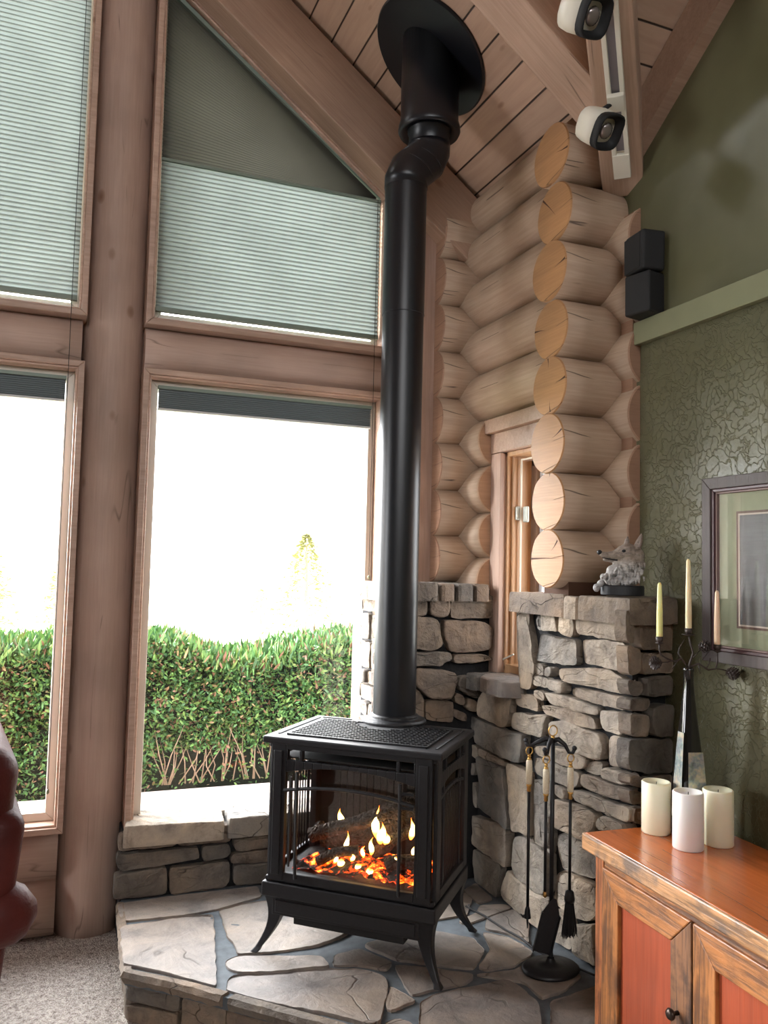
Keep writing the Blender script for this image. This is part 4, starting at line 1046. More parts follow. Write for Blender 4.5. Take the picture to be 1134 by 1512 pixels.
# ================================================================== FIRE TOOLS
RT = Vector((.93, -.368, 0)); FW = Vector((.368, .93, 0))
TB = Vector((1.601, 2.437, HH))
brass = plain('brass', (.55, .33, .10), .3, metal=.9); ivory = plain('ivory_grip', (.62, .54, .40), .5, nz=.1, nscale=200, bmp=.3)
e = empty('fire_tool_stand', TB); tag(e, 'black fire tool stand on an oval base with curled hooks and a brass ring', 'tool stand')
mb = MB().lathe([(.0, 0), (.085, 0), (.088, .006), (.080, .014), (.045, .020), (.016, .026), (.010, .040)], 40, m=Matrix(((1.15, 0, 0), (0, .95, 0), (0, 0, 1))), close=False)
mb.build('base', M['black'], e, smooth=True)
MB().tube([(0, 0, .02), (0, 0, .755)], .0075, 10).build('pole', M['black'], e, smooth=True)
mb = MB()
hk = [(-.070, .018, .727), (-.026, -.035, .712), (.052, -.012, .713), (.0, .06, .722)]
for a, b, z in hk:
    t = RT*a + FW*b; q = Vector((t.x, t.y, 0)); u = q.normalized()
    mb.tube([Vector((0, 0, .752)), q*.35+Vector((0, 0, .758)), q*.75+Vector((0, 0, .742)), q+Vector((0, 0, z+.004)), q+u*.013+Vector((0, 0, z+.004)), q+u*.018+Vector((0, 0, z+.018))], [.010, .009, .007, .006, .006, .007], 8)
    mb.ball(q+u*.018+Vector((0, 0, z+.020)), .0085)
mb.build('hook_arms', M['black'], e, smooth=True)
mb = MB().ring((0, 0, .786), .017, .0022, Matrix.Rotation(R(90), 3, 'X') @ Matrix.Rotation(0, 3, 'Z')).ball((0, 0, .764), .007).lathe([(.006, .752), (.004, .760)], 10)
mb.build('carrying_ring', brass, e, smooth=True)
def tool(a, b, z, kind, label, L):
    t = RT*a + FW*b; u = Vector((t.x, t.y, 0)).normalized()*.006
    c = TB + Vector((t.x, t.y, 0)) + u
    h = z-.002                                    # hook height; tool hangs down L
    o = empty(kind[0], c + Vector((0, 0, h-L-.0))); tag(o, label, 'fire tool', 'fireplace tools hanging on the stand'); zt = L
    MB().ring((0, 0, zt-.012), .013, .0020, Matrix.Rotation(R(90), 3, 'X') @ Matrix.Rotation(R(0), 3, 'Z')).ball((0, 0, zt-.030), .006).lathe([(.004, zt-.034), (.008, zt-.040), (.006, zt-.044)], 12).build('ring', brass, o, smooth=True)
    MB().lathe([(.007, zt-.125), (.0105, zt-.120), (.0112, zt-.08), (.0105, zt-.046), (.007, zt-.042)], 16).build('grip', ivory, o, smooth=True)
    MB().lathe([(.004, zt-.150), (.0075, zt-.145), (.006, zt-.133), (.010, zt-.127), (.008, zt-.123)], 14).build('ferrule', brass, o, smooth=True)
    k = kind[0]
    low = {'ash_shovel': .19, 'hearth_brush': .15, 'poker': .03}[k]
    MB().tube([(0, 0, zt-.145), (0, 0, low)], .0052, 8).build('rod', M['black'], o, smooth=True)
    if k == 'ash_shovel':
        MB().lathe([(.004, .175), (.007, .18), (.005, .195)], 10).build('collar', brass, o, smooth=True)
        mb = MB(); m_ = Matrix.Rotation(R(-22), 4, 'Z') @ Matrix.Rotation(R(14), 4, 'Y')
        m_ = Matrix.Translation((-.012, 0, 0)) @ m_
        P = [(-.030, .0), (.030, .0), (.030, .125), (.020, .150), (.006, .178), (-.006, .178), (-.020, .150), (-.030, .125)]
        mb.prism(P, lambda x, y: m_ @ Vector((x, -.002, y)), lambda x, y: m_ @ Vector((x, .002, y)))
        mb.box(-.031, -.028, -.014, .002, 0, .13, m_).box(.028, .031, -.014, .002, 0, .13, m_)
        mb.build('scoop', M['black'], o)
    elif k == 'hearth_brush':
        MB().lathe([(.006, .155), (.014, .150), (.018, .125), (.016, .115)], 14).build('brush_cap', M['black'], o, smooth=True)
        mb = MB(); rnd = random.Random(2)
        for i in range(170):
            an, rr = rnd.uniform(0, 2*PI), rnd.uniform(.2, 1)
            p = Vector((math.cos(an)*rr*.014, math.sin(an)*rr*.012, .12)); q = Vector((math.cos(an)*rr*.030, math.sin(an)*rr*.020, rnd.uniform(.0, .02)))
            mb.tube([p, q], .0013, 4)
        mb.build('bristles', M['pitch'], o)
    else:
        mb = MB().tube([(0, 0, .04), (0, 0, .0)], [.0052, .0015], 8).tube([(0, 0, .045), (-.018, .0, .040), (-.026, 0, .050)], [.005, .004, .0015], 8)
        mb.lathe([(.0, .028), (.012, .034), (.009, .060), (.005, .072)], 10)
        mb.build('tip', M['black'], o)
tool(-.070, .018, .727, ('poker',), 'leftmost fire tool, a poker with ivory grip, hanging on the stand', .60)
tool(-.026, -.035, .712, ('ash_shovel',), 'middle fire tool, the ash shovel with ivory grip, hanging on the stand', .635)
tool(.052, -.012, .713, ('hearth_brush',), 'rightmost fire tool, a brush with ivory grip, hanging on the stand', .60)
# cable behind the stove
q = [onZ(x, y, HH+.006) for x, y in ((688, 1338), (715, 1352), (745, 1372), (768, 1384), (790, 1402), (820, 1418), (850, 1428), (878, 1440))]
q2 = []
for a, b in zip(q, q[1:]): q2 += [a.lerp(b, t/4) for t in range(4)]
o = MB().tube(q2+[q[-1]], .0035, 8).build('power_cable', M['pitch'], smooth=True); tag(o, 'thin black cable running from behind the stove along the hearth', 'cable')

# ================================================================== WOLF BUST
WB = Vector((1.798, 2.325, 1.420))
wf = empty('wolf_bust', WB, R(-21.6)); tag(wf, 'grey wolf head sculpture on a black oval base on the stone pier', 'sculpture')
blkp = plain('black_plinth', (.012, .013, .016), .45)
MB().lathe([(.070, 0), (.072, .003), (.072, .030), (.069, .034)], 48, m=Matrix(((1.02, 0, 0), (0, .62, 0), (0, 0, 1)))).build('plinth', blkp, wf, bevel=.002)
def furm():
    m, nt, b = newmat('grey_fur_resin'); v = coords(nt, (30, 30, 75), (0, R(35), 0)); f = noise_n(nt, v, 1.3, 5, .65, 1.2)
    tc = nt.nodes.new('ShaderNodeTexCoord'); sp = nt.nodes.new('ShaderNodeSeparateXYZ'); nt.links.new(tc.outputs['Object'], sp.inputs[0])
    zr_ = ramp(nt, [(.0, (.40, .40, .42)), (.09, (.50, .49, .48)), (.125, (.36, .30, .25)), (.18, (.27, .22, .19))], sp.outputs[2])
    st_ = ramp(nt, [(.32, (.42, .40, .40)), (.5, (.85, .83, .81)), (.7, (1.1, 1.08, 1.06))], f)
    c = mixc(nt, 1.0, zr_.outputs[0], st_.outputs[0], 'MULTIPLY'); nt.links.new(c, b.inputs['Base Color']); b.inputs['Roughness'].default_value = .45
    bump(nt, b, f, 1.0, .004); return m
mb = MB()
sph = [((.018, .0, .146), .033, (1.05, .85, .95)), ((.046, .002, .135), .030, (1, .9, 1)), ((-.004, 0, .142), .026, (1.1, .85, .85)), ((.0, 0, .158), .016, (1.2, 1, .7)),
       ((-.022, 0, .137), .0195, (1.2, .8, .85)), ((-.040, 0, .135), .0165, (1.3, .8, .85)), ((-.058, 0, .136), .0135, (1.3, .85, .85)), ((-.070, 0, .138), .0105, (1, .95, .9)),
       ((-.036, 0, .118), .0105, (1.8, .75, .7)), ((-.054, 0, .119), .009, (1.6, .8, .7)), ((-.012, 0, .112), .018, (1.3, .9, .8)),
       ((.020, 0, .105), .036, (1.1, .85, 1)), ((.050, .006, .105), .030, (1, .9, 1.1)), ((-.010, 0, .085), .030, (1.2, .8, .9)), ((.016, 0, .070), .032, (1.2, .8, 1)),
       ((-.036, .0, .078), .020, (1, .9, 1.2)), ((-.048, .0, .060), .018, (1, .9, 1)), ((-.030, 0, .048), .020, (1.4, .9, .7)), ((.015, 0, .047), .026, (1.6, .9, .6)),
       ((-.066, -.008, .062), .013, (1, 1, .9)), ((-.074, -.006, .040), .011, (1.2, 1, 1.1)), ((-.090, -.008, .024), .012, (1, 1, 1.2)), ((-.058, 0, .042), .014, (1.4, 1, .9)),
       ((.062, .008, .125), .018, (.8, .9, 1.6)), ((.070, .01, .135), .010, (.6, .8, 1.6))]
for c, r, s in sph: mb.ball(c, r, s, seg=14)
rnd = random.Random(4)
for i in range(75):                              # locks of the ruff
    t = rnd.random(); p = Vector((.060-.085*t+rnd.uniform(-.012, .012), -.026+rnd.uniform(-.004, .004), .118-.055*rnd.random()-.02*t))
    d = Vector((-.35+.5*rnd.random()-.2*t, -.15, -1)).normalized()*rnd.uniform(.016, .030)
    mb.tube([p, p+d*.6+Vector((0, -.002, 0)), p+d], [.0045, .0038, .0008], 6)
for i in range(22):
    p = Vector((rnd.uniform(-.07, .03), -.020, rnd.uniform(.04, .075))); d = Vector((rnd.uniform(-.9, .4), -.3, -.8)).normalized()*.022
    mb.tube([p, p+d*.6, p+d], [.005, .004, .001], 6)
# ears
mb.tube([(.046, -.006, .158), (.054, -.008, .182), (.060, -.008, .200), (.062, -.008, .213)], [.015, .0135, .008, .0015], 12, sq=.9)
mb.tube([(.016, .012, .166), (.020, .014, .190), (.0215, .014, .204)], [.011, .008, .001], 10)
w = mb.build('wolf_head', furm(), wf, smooth=True)
md = w.modifiers.new('remesh', 'REMESH'); md.mode = 'VOXEL'; md.voxel_size = .0022; md.use_smooth_shade = True
md = w.modifiers.new('smooth', 'SMOOTH'); md.iterations = 3; md.factor = .5
mb = MB().ball((-.079, -.001, .1445), .0088, (1, 1, .95)); mb.build('nose', blkp, wf, smooth=True)
for s in (-1, 1): MB().ball((-.002, s*.0225, .1505), .0058, (1.2, .6, .9)).build('eye', blkp, wf, smooth=True)
mb = MB().tube([(-.072, -.008, .127), (-.055, -.0135, .1235), (-.036, -.0155, .120), (-.022, -.0170, .119)], [.0012, .0019, .0022, .0024], 8); mb.build('mouth_line', M['pitch'], wf, smooth=True)
mb = MB().tube([(.050, -.0205, .164), (.0555, -.0195, .182), (.060, -.014, .198)], [.007, .006, .002], 10, sq=.8); mb.build('inner_ear', plain('inner_ear_grey', (.20, .15, .13), .7), wf, smooth=True)

# ================================================================== SPEAKER ON THE LEDGE
sp = empty('speaker', (GX-.05, 2.345, 2.405)); tag(sp, 'small black two part loudspeaker standing on the green ledge', 'loudspeaker')
m_ = Matrix.Rotation(R(-8), 4, 'Z')
MB().box(-.045, .045, -.058, .062, .150, .292, m_ @ Matrix.Rotation(R(2), 4, 'X')).build('upper_cabinet', M['pitch'], sp, bevel=.010, seg=3)
m_ = Matrix.Rotation(R(12), 4, 'Z')
MB().box(-.042, .045, -.056, .052, .0, .147, m_).build('lower_cabinet', M['pitch'], sp, bevel=.008, seg=3)
MB().box(-.047, -.0445, -.050, .054, .158, .284, Matrix.Rotation(R(-8), 4, 'Z')).build('grille_cloth', plain('speaker_cloth', (.012, .012, .013), .9), sp, bevel=.001)

# ================================================================== CABINET
CO = Vector((1.503, 2.119, 0)); CA = R(-93.2)
def oldwood(name, c, dark, axis, coat=.15, rough=.45, wear=.6):
    m, nt, b = newmat(name)
    st = {'x': (1.6, 26, 26), 'y': (26, 1.6, 26), 'z': (26, 26, 1.6)}[axis]
    f = noise_n(nt, coords(nt, st), 2.2, 6, .68, 1.2); g = noise_n(nt, coords(nt, (3, 3, 3)), 3.1, 4, .6); 
    r = ramp(nt, [(.30, dark), (.42, [x*.5 for x in c]), (.52, c), (.72, [min(1, x*1.35) for x in c])], f)
    wr = ramp(nt, [(.46, 0), (.60, 1)], g)
    col = mixc(nt, mth(nt, 'MULTIPLY', wr.outputs[0], wear), r.outputs[0], mixc(nt, f, dark, [x*.8 for x in dark]))
    kv = {'x': (2, 6, 6), 'y': (6, 2, 6), 'z': (6, 6, 2.6)}[axis]
    vo = node(nt, 'ShaderNodeTexVoronoi'); vo.inputs['Scale'].default_value = 1.3; nt.links.new(coords(nt, kv), vo.inputs['Vector'])
    kr = ramp(nt, [(.04, 1), (.10, .7), (.16, 0)], vo.outputs['Distance'])
    col = mixc(nt, kr.outputs[0], col, [x*.45 for x in dark])
    nt.links.new(col, b.inputs['Base Color']); b.inputs['Roughness'].default_value = rough; b.inputs['Coat Weight'].default_value = coat; b.inputs['Coat Roughness'].default_value = .22
    bump(nt, b, f, .5, .004); return m
ow = {a: oldwood('reclaimed_pine_'+a, (.38, .145, .04), (.10, .045, .022), a) for a in 'xyz'}
edgew = oldwood('weathered_board_edge', (.44, .22, .09), (.13, .085, .06), 'x', wear=.9)
panm = wood('red_stained_panel', (.38, .075, .028), (.14, .025, .01), 'z', .38, crack=0, knots=False, coat=.3, gl=16)
topm = wood('polished_pine_top', (.58, .150, .035), (.10, .04, .02), 'x', .25, crack=.3, coat=.6, gl=12)
cb = empty('cabinet', CO, CA); tag(cb, 'orange reclaimed wood cabinet with red door panels, candles standing on it', 'cabinet')
CL, CD = 1.62, .43
o = MB().box(0, CL, .0, CD, .680, .725).build('top', topm, cb, bevel=.007, seg=3)
MB().box(-.003, CL, -.006, .006, .676, .7235).build('top_edge', edgew, cb, bevel=.005)
MB().box(.022, .040, .030, CD-.01, .0, .680).box(CL-.04, CL-.022, .03, CD-.01, 0, .68).box(.04, CL-.04, CD-.025, CD-.012, 0, .68).box(.04, CL-.04, .05, CD-.02, .06, .08).build('carcass', ow['z'], cb, bevel=.002)
MB().box(.020, .062, .028, .052, .0, .680).build('corner_stile', oldwood('dark_edge_stile', (.42, .14, .045), (.09, .035, .02), 'z'), cb, bevel=.003)
MB().box(.062, CL-.03, .030, .052, .640, .680).box(.062, CL-.03, .032, .052, .0, .10).build('face_rail', ow['x'], cb, bevel=.003)
kn = plain('dark_bronze_knob', (.05, .035, .028), .35, metal=.8)
def door(x0, x1, kx, mats):
    e = empty('door'); e.parent = cb; e.location = (x0, .022, .095); W = x1-x0; Ht = .548; s = .080
    a = [(0, 0), (s, s), (s, Ht-s), (0, Ht)]; P = lambda y: (lambda x, z: Vector((x, y, z)))
    MB().prism([(0, 0), (s-.0008, s), (s-.0008, Ht-s), (0, Ht)], P(0), P(.022)).build('stile', mats[0], e, bevel=.003)
    MB().prism([(W, 0), (W, Ht), (W-s+.0008, Ht-s), (W-s+.0008, s)], P(0), P(.022)).build('stile', mats[1], e, bevel=.003)
    MB().prism([(0.001, Ht), (s, Ht-s+.0015), (W-s, Ht-s+.0015), (W-.001, Ht)], P(-.001), P(.022)).build('rail', mats[2], e, bevel=.003)
    MB().prism([(0.001, 0), (W-.001, 0), (W-s, s-.0015), (s, s-.0015)], P(-.001), P(.022)).build('rail', ow['x'], e, bevel=.003)
    MB().box(s-.01, W-s+.01, .012, .020, s-.01, Ht-s+.01).build('panel', panm, e)
    k = MB().lathe([(.006, 0), (.005, .012), (.013, .018), (.015, .024), (.011, .030), (.004, .032)], 20, m=Matrix.Rotation(R(90), 3, 'X')).build('knob', kn, e, smooth=True)
    k.location = (kx-x0, 0, .402-.095)
dk = oldwood('dark_reclaimed_stile', (.22, .10, .045), (.05, .028, .02), 'z', wear=.9)
door(.062, .450, .402, (ow['z'], dk, ow['x']))
door(.456, .846, .500, (ow['z'], ow['z'], ow['x']))
door(.852, 1.24, 1.19, (ow['z'], ow['z'], ow['x']))
door(1.246, CL-.03, 1.30, (ow['z'], ow['z'], ow['x']))

# pillar candles
def wax(name, c):
    m, nt, b = newmat(name); f = noise_n(nt, coords(nt), 14, 2)
    r = ramp(nt, [(.3, [x*.96 for x in c]), (.7, c)], f); nt.links.new(r.outputs[0], b.inputs['Base Color'])
    b.inputs['Roughness'].default_value = .4; b.inputs['Subsurface Weight'].default_value = .35; b.inputs['Subsurface Radius'].default_value = (.03, .022, .014); b.inputs['Subsurface Scale'].default_value = .6
    return m
wi = wax('ivory_wax', (.72, .69, .52)); ww = wax('white_wax', (.72, .70, .68))
for (x, y), m_, h, lab in (((1.712, 2.050), wi, .150, 'ivory pillar candle nearest the stone pier, leftmost of three on the cabinet'),
                           ((1.703, 1.905), ww, .158, 'white pillar candle standing in front, middle of the three'),
                           ((1.812, 1.905), wi, .156, 'ivory pillar candle nearest the green wall, rightmost of the three')):
    e = empty('pillar_candle', (x, y, .725)); tag(e, lab, 'candle', 'pillar candles on the cabinet')
    r = .0425
    MB().lathe([(r-.002, 0), (r, .003), (r, h-.003), (r-.0025, h), (r-.006, h-.001), (r-.009, h-.007), (.012, h-.013), (.001, h-.013)], 48).build('wax_body', m_, e, smooth=True)
    MB().tube([(0, 0, h-.014), (.001, 0, h-.002)], .0012, 6).build('wick', M['pitch'], e)

# vase and twig candelabra
VB = Vector((1.799, 2.010, .725)); VR = R(-21.6+8)
va = empty('bottle_vase', VB, VR); tag(va, 'tall tapering black bottle with a silvery mosaic label, holding the twig candelabra', 'vase')
glz = plain('glossy_black_glass', (.010, .009, .009), .12, coat=.5)
mb = MB(); prof = [(.052, 0), (.053, .01), (.046, .12), (.036, .24), (.026, .34), (.018, .42), (.0155, .45), (.0155, .478), (.0175, .482), (.0175, .490), (.013, .491)]
rings = []
for r, z in prof:
    ring = []
    for k in range(32):
        t = 2*PI*k/32; pw = 2+4*max(0, 1-z/.36); cc, ss = math.cos(t), math.sin(t); d = (abs(cc)**pw+abs(ss)**pw)**(-1/pw)
        ring.append(mb.b.verts.new((cc*d*r*.93, ss*d*r*.93, z)))
    rings.append(ring)
for a, b in zip(rings, rings[1:]):
    for k in range(32): mb.b.faces.new((a[k], a[(k+1) % 32], b[(k+1) % 32], b[k]))
mb.b.faces.new(rings[0][::-1]); mb.b.faces.new(rings[-1]); mb.build('bottle', glz, va, smooth=True)
def mosm():
    m, nt, b = newmat('silver_mosaic'); v = coords(nt); vo = node(nt, 'ShaderNodeTexVoronoi'); vo.inputs['Scale'].default_value = 75; nt.links.new(v, vo.inputs['Vector'])
    f = noise_n(nt, v, 40, 4); r = ramp(nt, [(.25, (.05, .07, .08)), (.5, (.32, .36, .36)), (.62, (.55, .48, .34)), (.8, (.6, .62, .6))], f)
    c = mixc(nt, .12, r.outputs[0], vo.outputs['Color'], 'MULTIPLY'); nt.links.new(c, b.inputs['Base Color']); b.inputs['Metallic'].default_value = .5; b.inputs['Roughness'].default_value = .3
    bump(nt, b, f, .8, .003); return m
mos = mosm()
def rp(z):
    for (r0_, z0_), (r1_, z1_) in zip(prof, prof[1:]):
        if z0_ <= z <= z1_: return r0_+(r1_-r0_)*(z-z0_)/(z1_-z0_)
mb = MB(); N = 10
for s, (u0, u1), (a, b) in ((0, (-.55, .80), (.06, .245)), (1, (-.9, .3), (.05, .30))):
    prev = None
    for i in range(N+1):
        z = a+(b-a)*i/N; r = rp(z)*.93+.0014
        if s == 0: cur = (Vector((u0*r, -r, z)), Vector((u1*r, -r, z)))
        else: cur = (Vector((-r, u0*r, z)), Vector((-r, u1*r, z)))
        cur = tuple(mb.b.verts.new(p) for p in cur)
        if prev: mb.b.faces.new((prev[0], prev[1], cur[1], cur[0]))
        prev = cur
mb.build('mosaic_label', mos, va)
ir = plain('rusty_black_iron', (.035, .022, .018), .55, nz=.3, nscale=120, bmp=.3)
ca = empty('candelabra', VB+Vector((0, 0, .455)), R(-21.6)); tag(ca, 'dark twig shaped candelabra with pine cones, set in the bottle neck', 'candelabra')
n0 = .035
cups = [(-.088, .0, .107), (.0, .0, .134), (.087, .0, .087)]       # cup floor, local to neck base (.45)
def twig(pts, r0_=.0028, r1_=.0014, name='twig'):
    N = len(pts); MB().tube(pts, [r0_+(r1_-r0_)*i/(N-1) for i in range(N)], 7).build(name, ir, ca, smooth=True)
twig([(0, 0, 0), (0, 0, .035), (.006, 0, .055), (.012, -.006, .080), (.006, 0, .105), (0, 0, .134)], .004, .0025, 'stem')
twig([(0, 0, .034), (-.020, 0, .060), (-.030, .004, .078), (-.024, .008, .095), (-.012, .004, .118)])
twig([(.002, 0, .036), (.030, 0, .048), (.060, 0, .030), (.082, 0, .034), (.087, 0, .056), (.087, 0, .087)], .003, .0024)
twig([(.052, 0, .033), (.060, -.006, .050), (.064, -.004, .066)], .002, .001); twig([(.030, 0, .047), (.033, .0, .028), (.036, 0, .018)], .002, .001)
twig([(.082, 0, .034), (.100, 0, .032), (.118, 0, .028)], .002, .0015)
twig([(.010, 0, .062), (.022, 0, .074), (.034, 0, .088)], .002, .0015)
twig([(-.022, 0, .062), (-.040, .004, .052), (-.064, 0, .060), (-.084, 0, .072), (-.088, 0, .088), (-.088, 0, .107)], .0028, .0024)
twig([(-.050, 0, .056), (-.066, -.004, .050), (-.088, -.004, .050)], .002, .0015)
twig([(-.030, .002, .060), (-.040, .0, .045), (-.050, 0, .030)], .0018, .001)
for x, y, z in cups:
    mb = MB().lathe([(.004, -.004), (.019 if x == 0 else .012, .0), (.019 if x == 0 else .012, .0015), (.008, .002)], 20, at=(x, y, z)).lathe([(.006, .0), (.0105, .008), (.0115, .020), (.0095, .020), (.009, .010), (.001, .008)], 18, at=(x, y, z))
    mb.build('candle_cup', ir, ca, smooth=True)
def cone(c, d, L, r):
    mb = MB(); d = Vector(d).normalized(); q = d.to_track_quat('Z', 'Y').to_matrix()
    mb.tube([Vector(c)-d*L/2, Vector(c)+d*L/2], [r*.4, r*.2], 8)
    for i in range(58):
        t = i/57; an = i*2.39996; rr = r*(math.sin(PI*(.12+.83*t))**.7)
        p = q @ Vector((math.cos(an)*rr*.62, math.sin(an)*rr*.62, L*(t-.5))) + Vector(c)
        u = q @ Vector((math.cos(an), math.sin(an), .55)); u.normalize(); w = d.cross(u).normalized(); nn = u.cross(w)
        a = .0042*(.6+.6*math.sin(PI*t)); vs = [p-w*a*.6, p+w*a*.6, p+u*rr*.45+w*a, p+u*rr*.62, p+u*rr*.45-w*a]
        v1 = [mb.b.verts.new(x+nn*.0007) for x in vs]; v2 = [mb.b.verts.new(x-nn*.0007) for x in vs]
        mb.b.faces.new(v1); mb.b.faces.new(v2[::-1])
        for k in range(5): mb.b.faces.new((v1[k], v2[k], v2[(k+1) % 5], v1[(k+1) % 5]))
    mb.build('pine_cone', ir, ca)
cone((-.101, -.004, .048), (-1, -.2, -.05), .034, .019); cone((.048, 0, .100), (1, -.2, .15), .034, .018); cone((.132, -.002, .022), (1, -.1, -.35), .036, .018)
for (x, y, z), h, c, lab in ((cups[0], .174, (.74, .72, .30), 'yellow taper candle in the left cup of the candelabra'), (cups[1], .221, (.74, .62, .38), 'tall cream taper candle in the middle cup of the candelabra'), (cups[2], .174, (.70, .50, .34), 'peach taper candle in the right cup of the candelabra')):
    w = Matrix.Rotation(R(-21.6), 3, 'Z') @ Vector((x, y, 0)); e = empty('taper_candle', ca.location + Vector((w.x, w.y, z+.009))); tag(e, lab, 'candle', 'taper candles in the candelabra')
    MB().lathe([(.0085, 0), (.0095, .012), (.0088, h*.5), (.0062, h-.006), (.003, h)], 20).build('wax_body', wax('taper_wax', c), e, smooth=True)
    MB().tube([(0, 0, h-.002), (.0005, 0, h+.005)], .0009, 5).build('wick', M['pitch'], e)
# little pot with dry twigs at the picture edge
pt = empty('dried_flower_pot', (1.878, 1.545, .725)); tag(pt, 'small copper coloured pot with dried sprigs at the right picture edge on the cabinet', 'pot')
MB().lathe([(.030, 0), (.034, .004), (.044, .05), (.050, .088), (.054, .092), (.054, .104), (.049, .104), (.044, .09)], 28).build('pot', plain('copper_glaze', (.45, .14, .07), .35), pt, smooth=True)
mb = MB(); rnd = random.Random(8)
for i in range(46):
    a = rnd.uniform(0, 2*PI); p = Vector((math.cos(a)*.02, math.sin(a)*.02, .09)); q = p + Vector((math.cos(a)*rnd.uniform(.01, .045), math.sin(a)*rnd.uniform(.01, .045), rnd.uniform(.03, .10)))
    mb.tube([p, p.lerp(q, .5)+Vector((0, 0, .008)), q], .0009, 4); mb.ball(q, .003, seg=6)
mb.build('sprigs', plain('dry_sprigs', (.30, .28, .20), .9), pt)

# ================================================================== PICTURE ON THE GREEN WALL
FX = GX; pf = empty('framed_picture', (FX, 1.72, 1.515)); tag(pf, 'large framed grey picture with a sage mat on the green wall', 'picture')
Y0, Y1, Zb, Zt = 1.35, 2.084, 1.227, 1.803
def rect_ring(name, mat, y0, y1, z0, z1, w, x0, x1, bev=.002):
    mb = MB(); f = lambda x: (lambda a, b: Vector((x, a, b)) - pf.location)
    o_ = [(y0, z0), (y1, z0), (y1, z1), (y0, z1)]; i_ = [(y0+w, z0+w), (y1-w, z0+w), (y1-w, z1-w), (y0+w, z1-w)]
    for k in range(4): mb.prism([o_[k], o_[(k+1) % 4], i_[(k+1) % 4], i_[k]], f(x0), f(x1))
    return mb.build(name, mat, pf, bevel=bev)
fr = wood('grey_weathered_frame', (.075, .060, .058), (.02, .012, .012), 'z', .6, crack=0, knots=False, gl=30)
rect_ring('frame', fr, Y0, Y1, Zb, Zt, .036, FX-.032, FX-.001)
mar = plain('maroon_lip', (.055, .018, .022), .4)
rect_ring('inner_lip', mar, Y0+.036, Y1-.036, Zb+.036, Zt-.036, .010, FX-.026, FX-.002)
rect_ring('inner_lip', plain('dusty_rose_lip', (.20, .13, .12), .5), Y0+.046, Y1-.046, Zb+.046, Zt-.046, .006, FX-.020, FX-.002)
MB().box(-.008, -.004, Y0+.05-1.72, Y1-.05-1.72, Zb+.05-1.515, Zt-.05-1.515).build('mat_board', plain('sage_mat', (.25, .27, .17), .7, nz=.05), pf)
rect_ring('mat_bevel', plain('brown_bevel', (.09, .045, .03), .6), Y0+.13, Y1-.124, Zb+.110, Zt-.110, .007, FX-.011, FX-.006, 0)
rect_ring('mat_bevel', plain('cream_bevel', (.5, .42, .34), .6), Y0+.137, Y1-.131, Zb+.117, Zt-.117, .005, FX-.0105, FX-.006, 0)
MB().box(-.0095, -.006, Y0+.14-1.72, Y1-.134-1.72, Zb+.12-1.515, Zt-.12-1.515).build('print', wood('slate_print', (.085, .09, .09), (.05, .05, .05), 'y', .5, crack=0, knots=False, gl=12), pf)
MB().box(-.0145, -.0135, Y0+.05-1.72, Y1-.05-1.72, Zb+.05-1.515, Zt-.05-1.515).build('glazing', M['glass'], pf)

# ================================================================== LEATHER CHAIR
def leather():
    m, nt, b = newmat('oxblood_leather'); v = coords(nt); f = noise_n(nt, v, 5, 4); g = noise_n(nt, v, 130, 3)
    r = ramp(nt, [(.3, (.050, .009, .008)), (.7, (.10, .020, .017))], f); nt.links.new(r.outputs[0], b.inputs['Base Color'])
    b.inputs['Roughness'].default_value = .5; b.inputs['Specular IOR Level'].default_value = .2
    bump(nt, b, mth(nt, 'ADD', mth(nt, 'MULTIPLY', g, .25), noise_n(nt, coords(nt, (3, 3, 9)), 4, 3)), .35, .01); return m
le = leather()
ch = empty('leather_armchair', (-.332, 2.66, 0), R(-83)); tag(ch, 'oxblood leather armchair at the left picture edge', 'armchair')
def pill(name, boxes, rad, lv=2):
    mb = MB()
    for b in boxes: mb.box(*b[:6], b[6] if len(b) > 6 else None)
    o = mb.build(name, le, ch, smooth=True, bevel=rad, seg=5); return o
for s in (-1, 1):
    x = s*.395
    mb = MB(); N = 24; pts = []; rr = []
    for i in range(N+1):
        t = i/N; y = -.36+.645*t; pts.append((x, y, .605+.02*t)); k = min(1, math.sqrt(max(0, 1-((t-.88)/.12)**2)) if t > .88 else 1); rr.append(.078*max(.25, k))
    mb.tube(pts, rr, 24); mb.build('arm_roll', le, ch, smooth=True)
    pill('arm_panel', [(x-.055, x+.045, -.30, .13, .02, .60)], .03)
pill('seat_cushion', [(-.33, .33, -.34, .22, .30, .47)], .06); pill('base', [(-.34, .34, -.30, .10, .02, .30)], .03)
mt = Matrix.Translation((0, .044, .42)) @ Matrix.Rotation(R(-6), 4, 'X')
pill('backrest', [(-.43, .445, .06, .16, -.05, .47, mt)], .045)
pill('back_cushion', [(-.39, .42, -.06, .085, .05, .35, mt)], .06)
mt2 = mt @ Matrix.Translation((0, 0, .47))
mb = MB(); mb.box(-.41, .436, -.095, .13, -.10, .15, mt2); mb.build('head_cushion', le, ch, smooth=True, bevel=.075, seg=7)
MB().tube([mt2 @ Vector((.385, -.09, -.06)), mt2 @ Vector((.39, -.07, .10)), mt2 @ Vector((.385, .02, .150)), mt2 @ Vector((.39, .11, .10))], .005, 8).build('seam_cord', M['pitch'], ch, smooth=True)

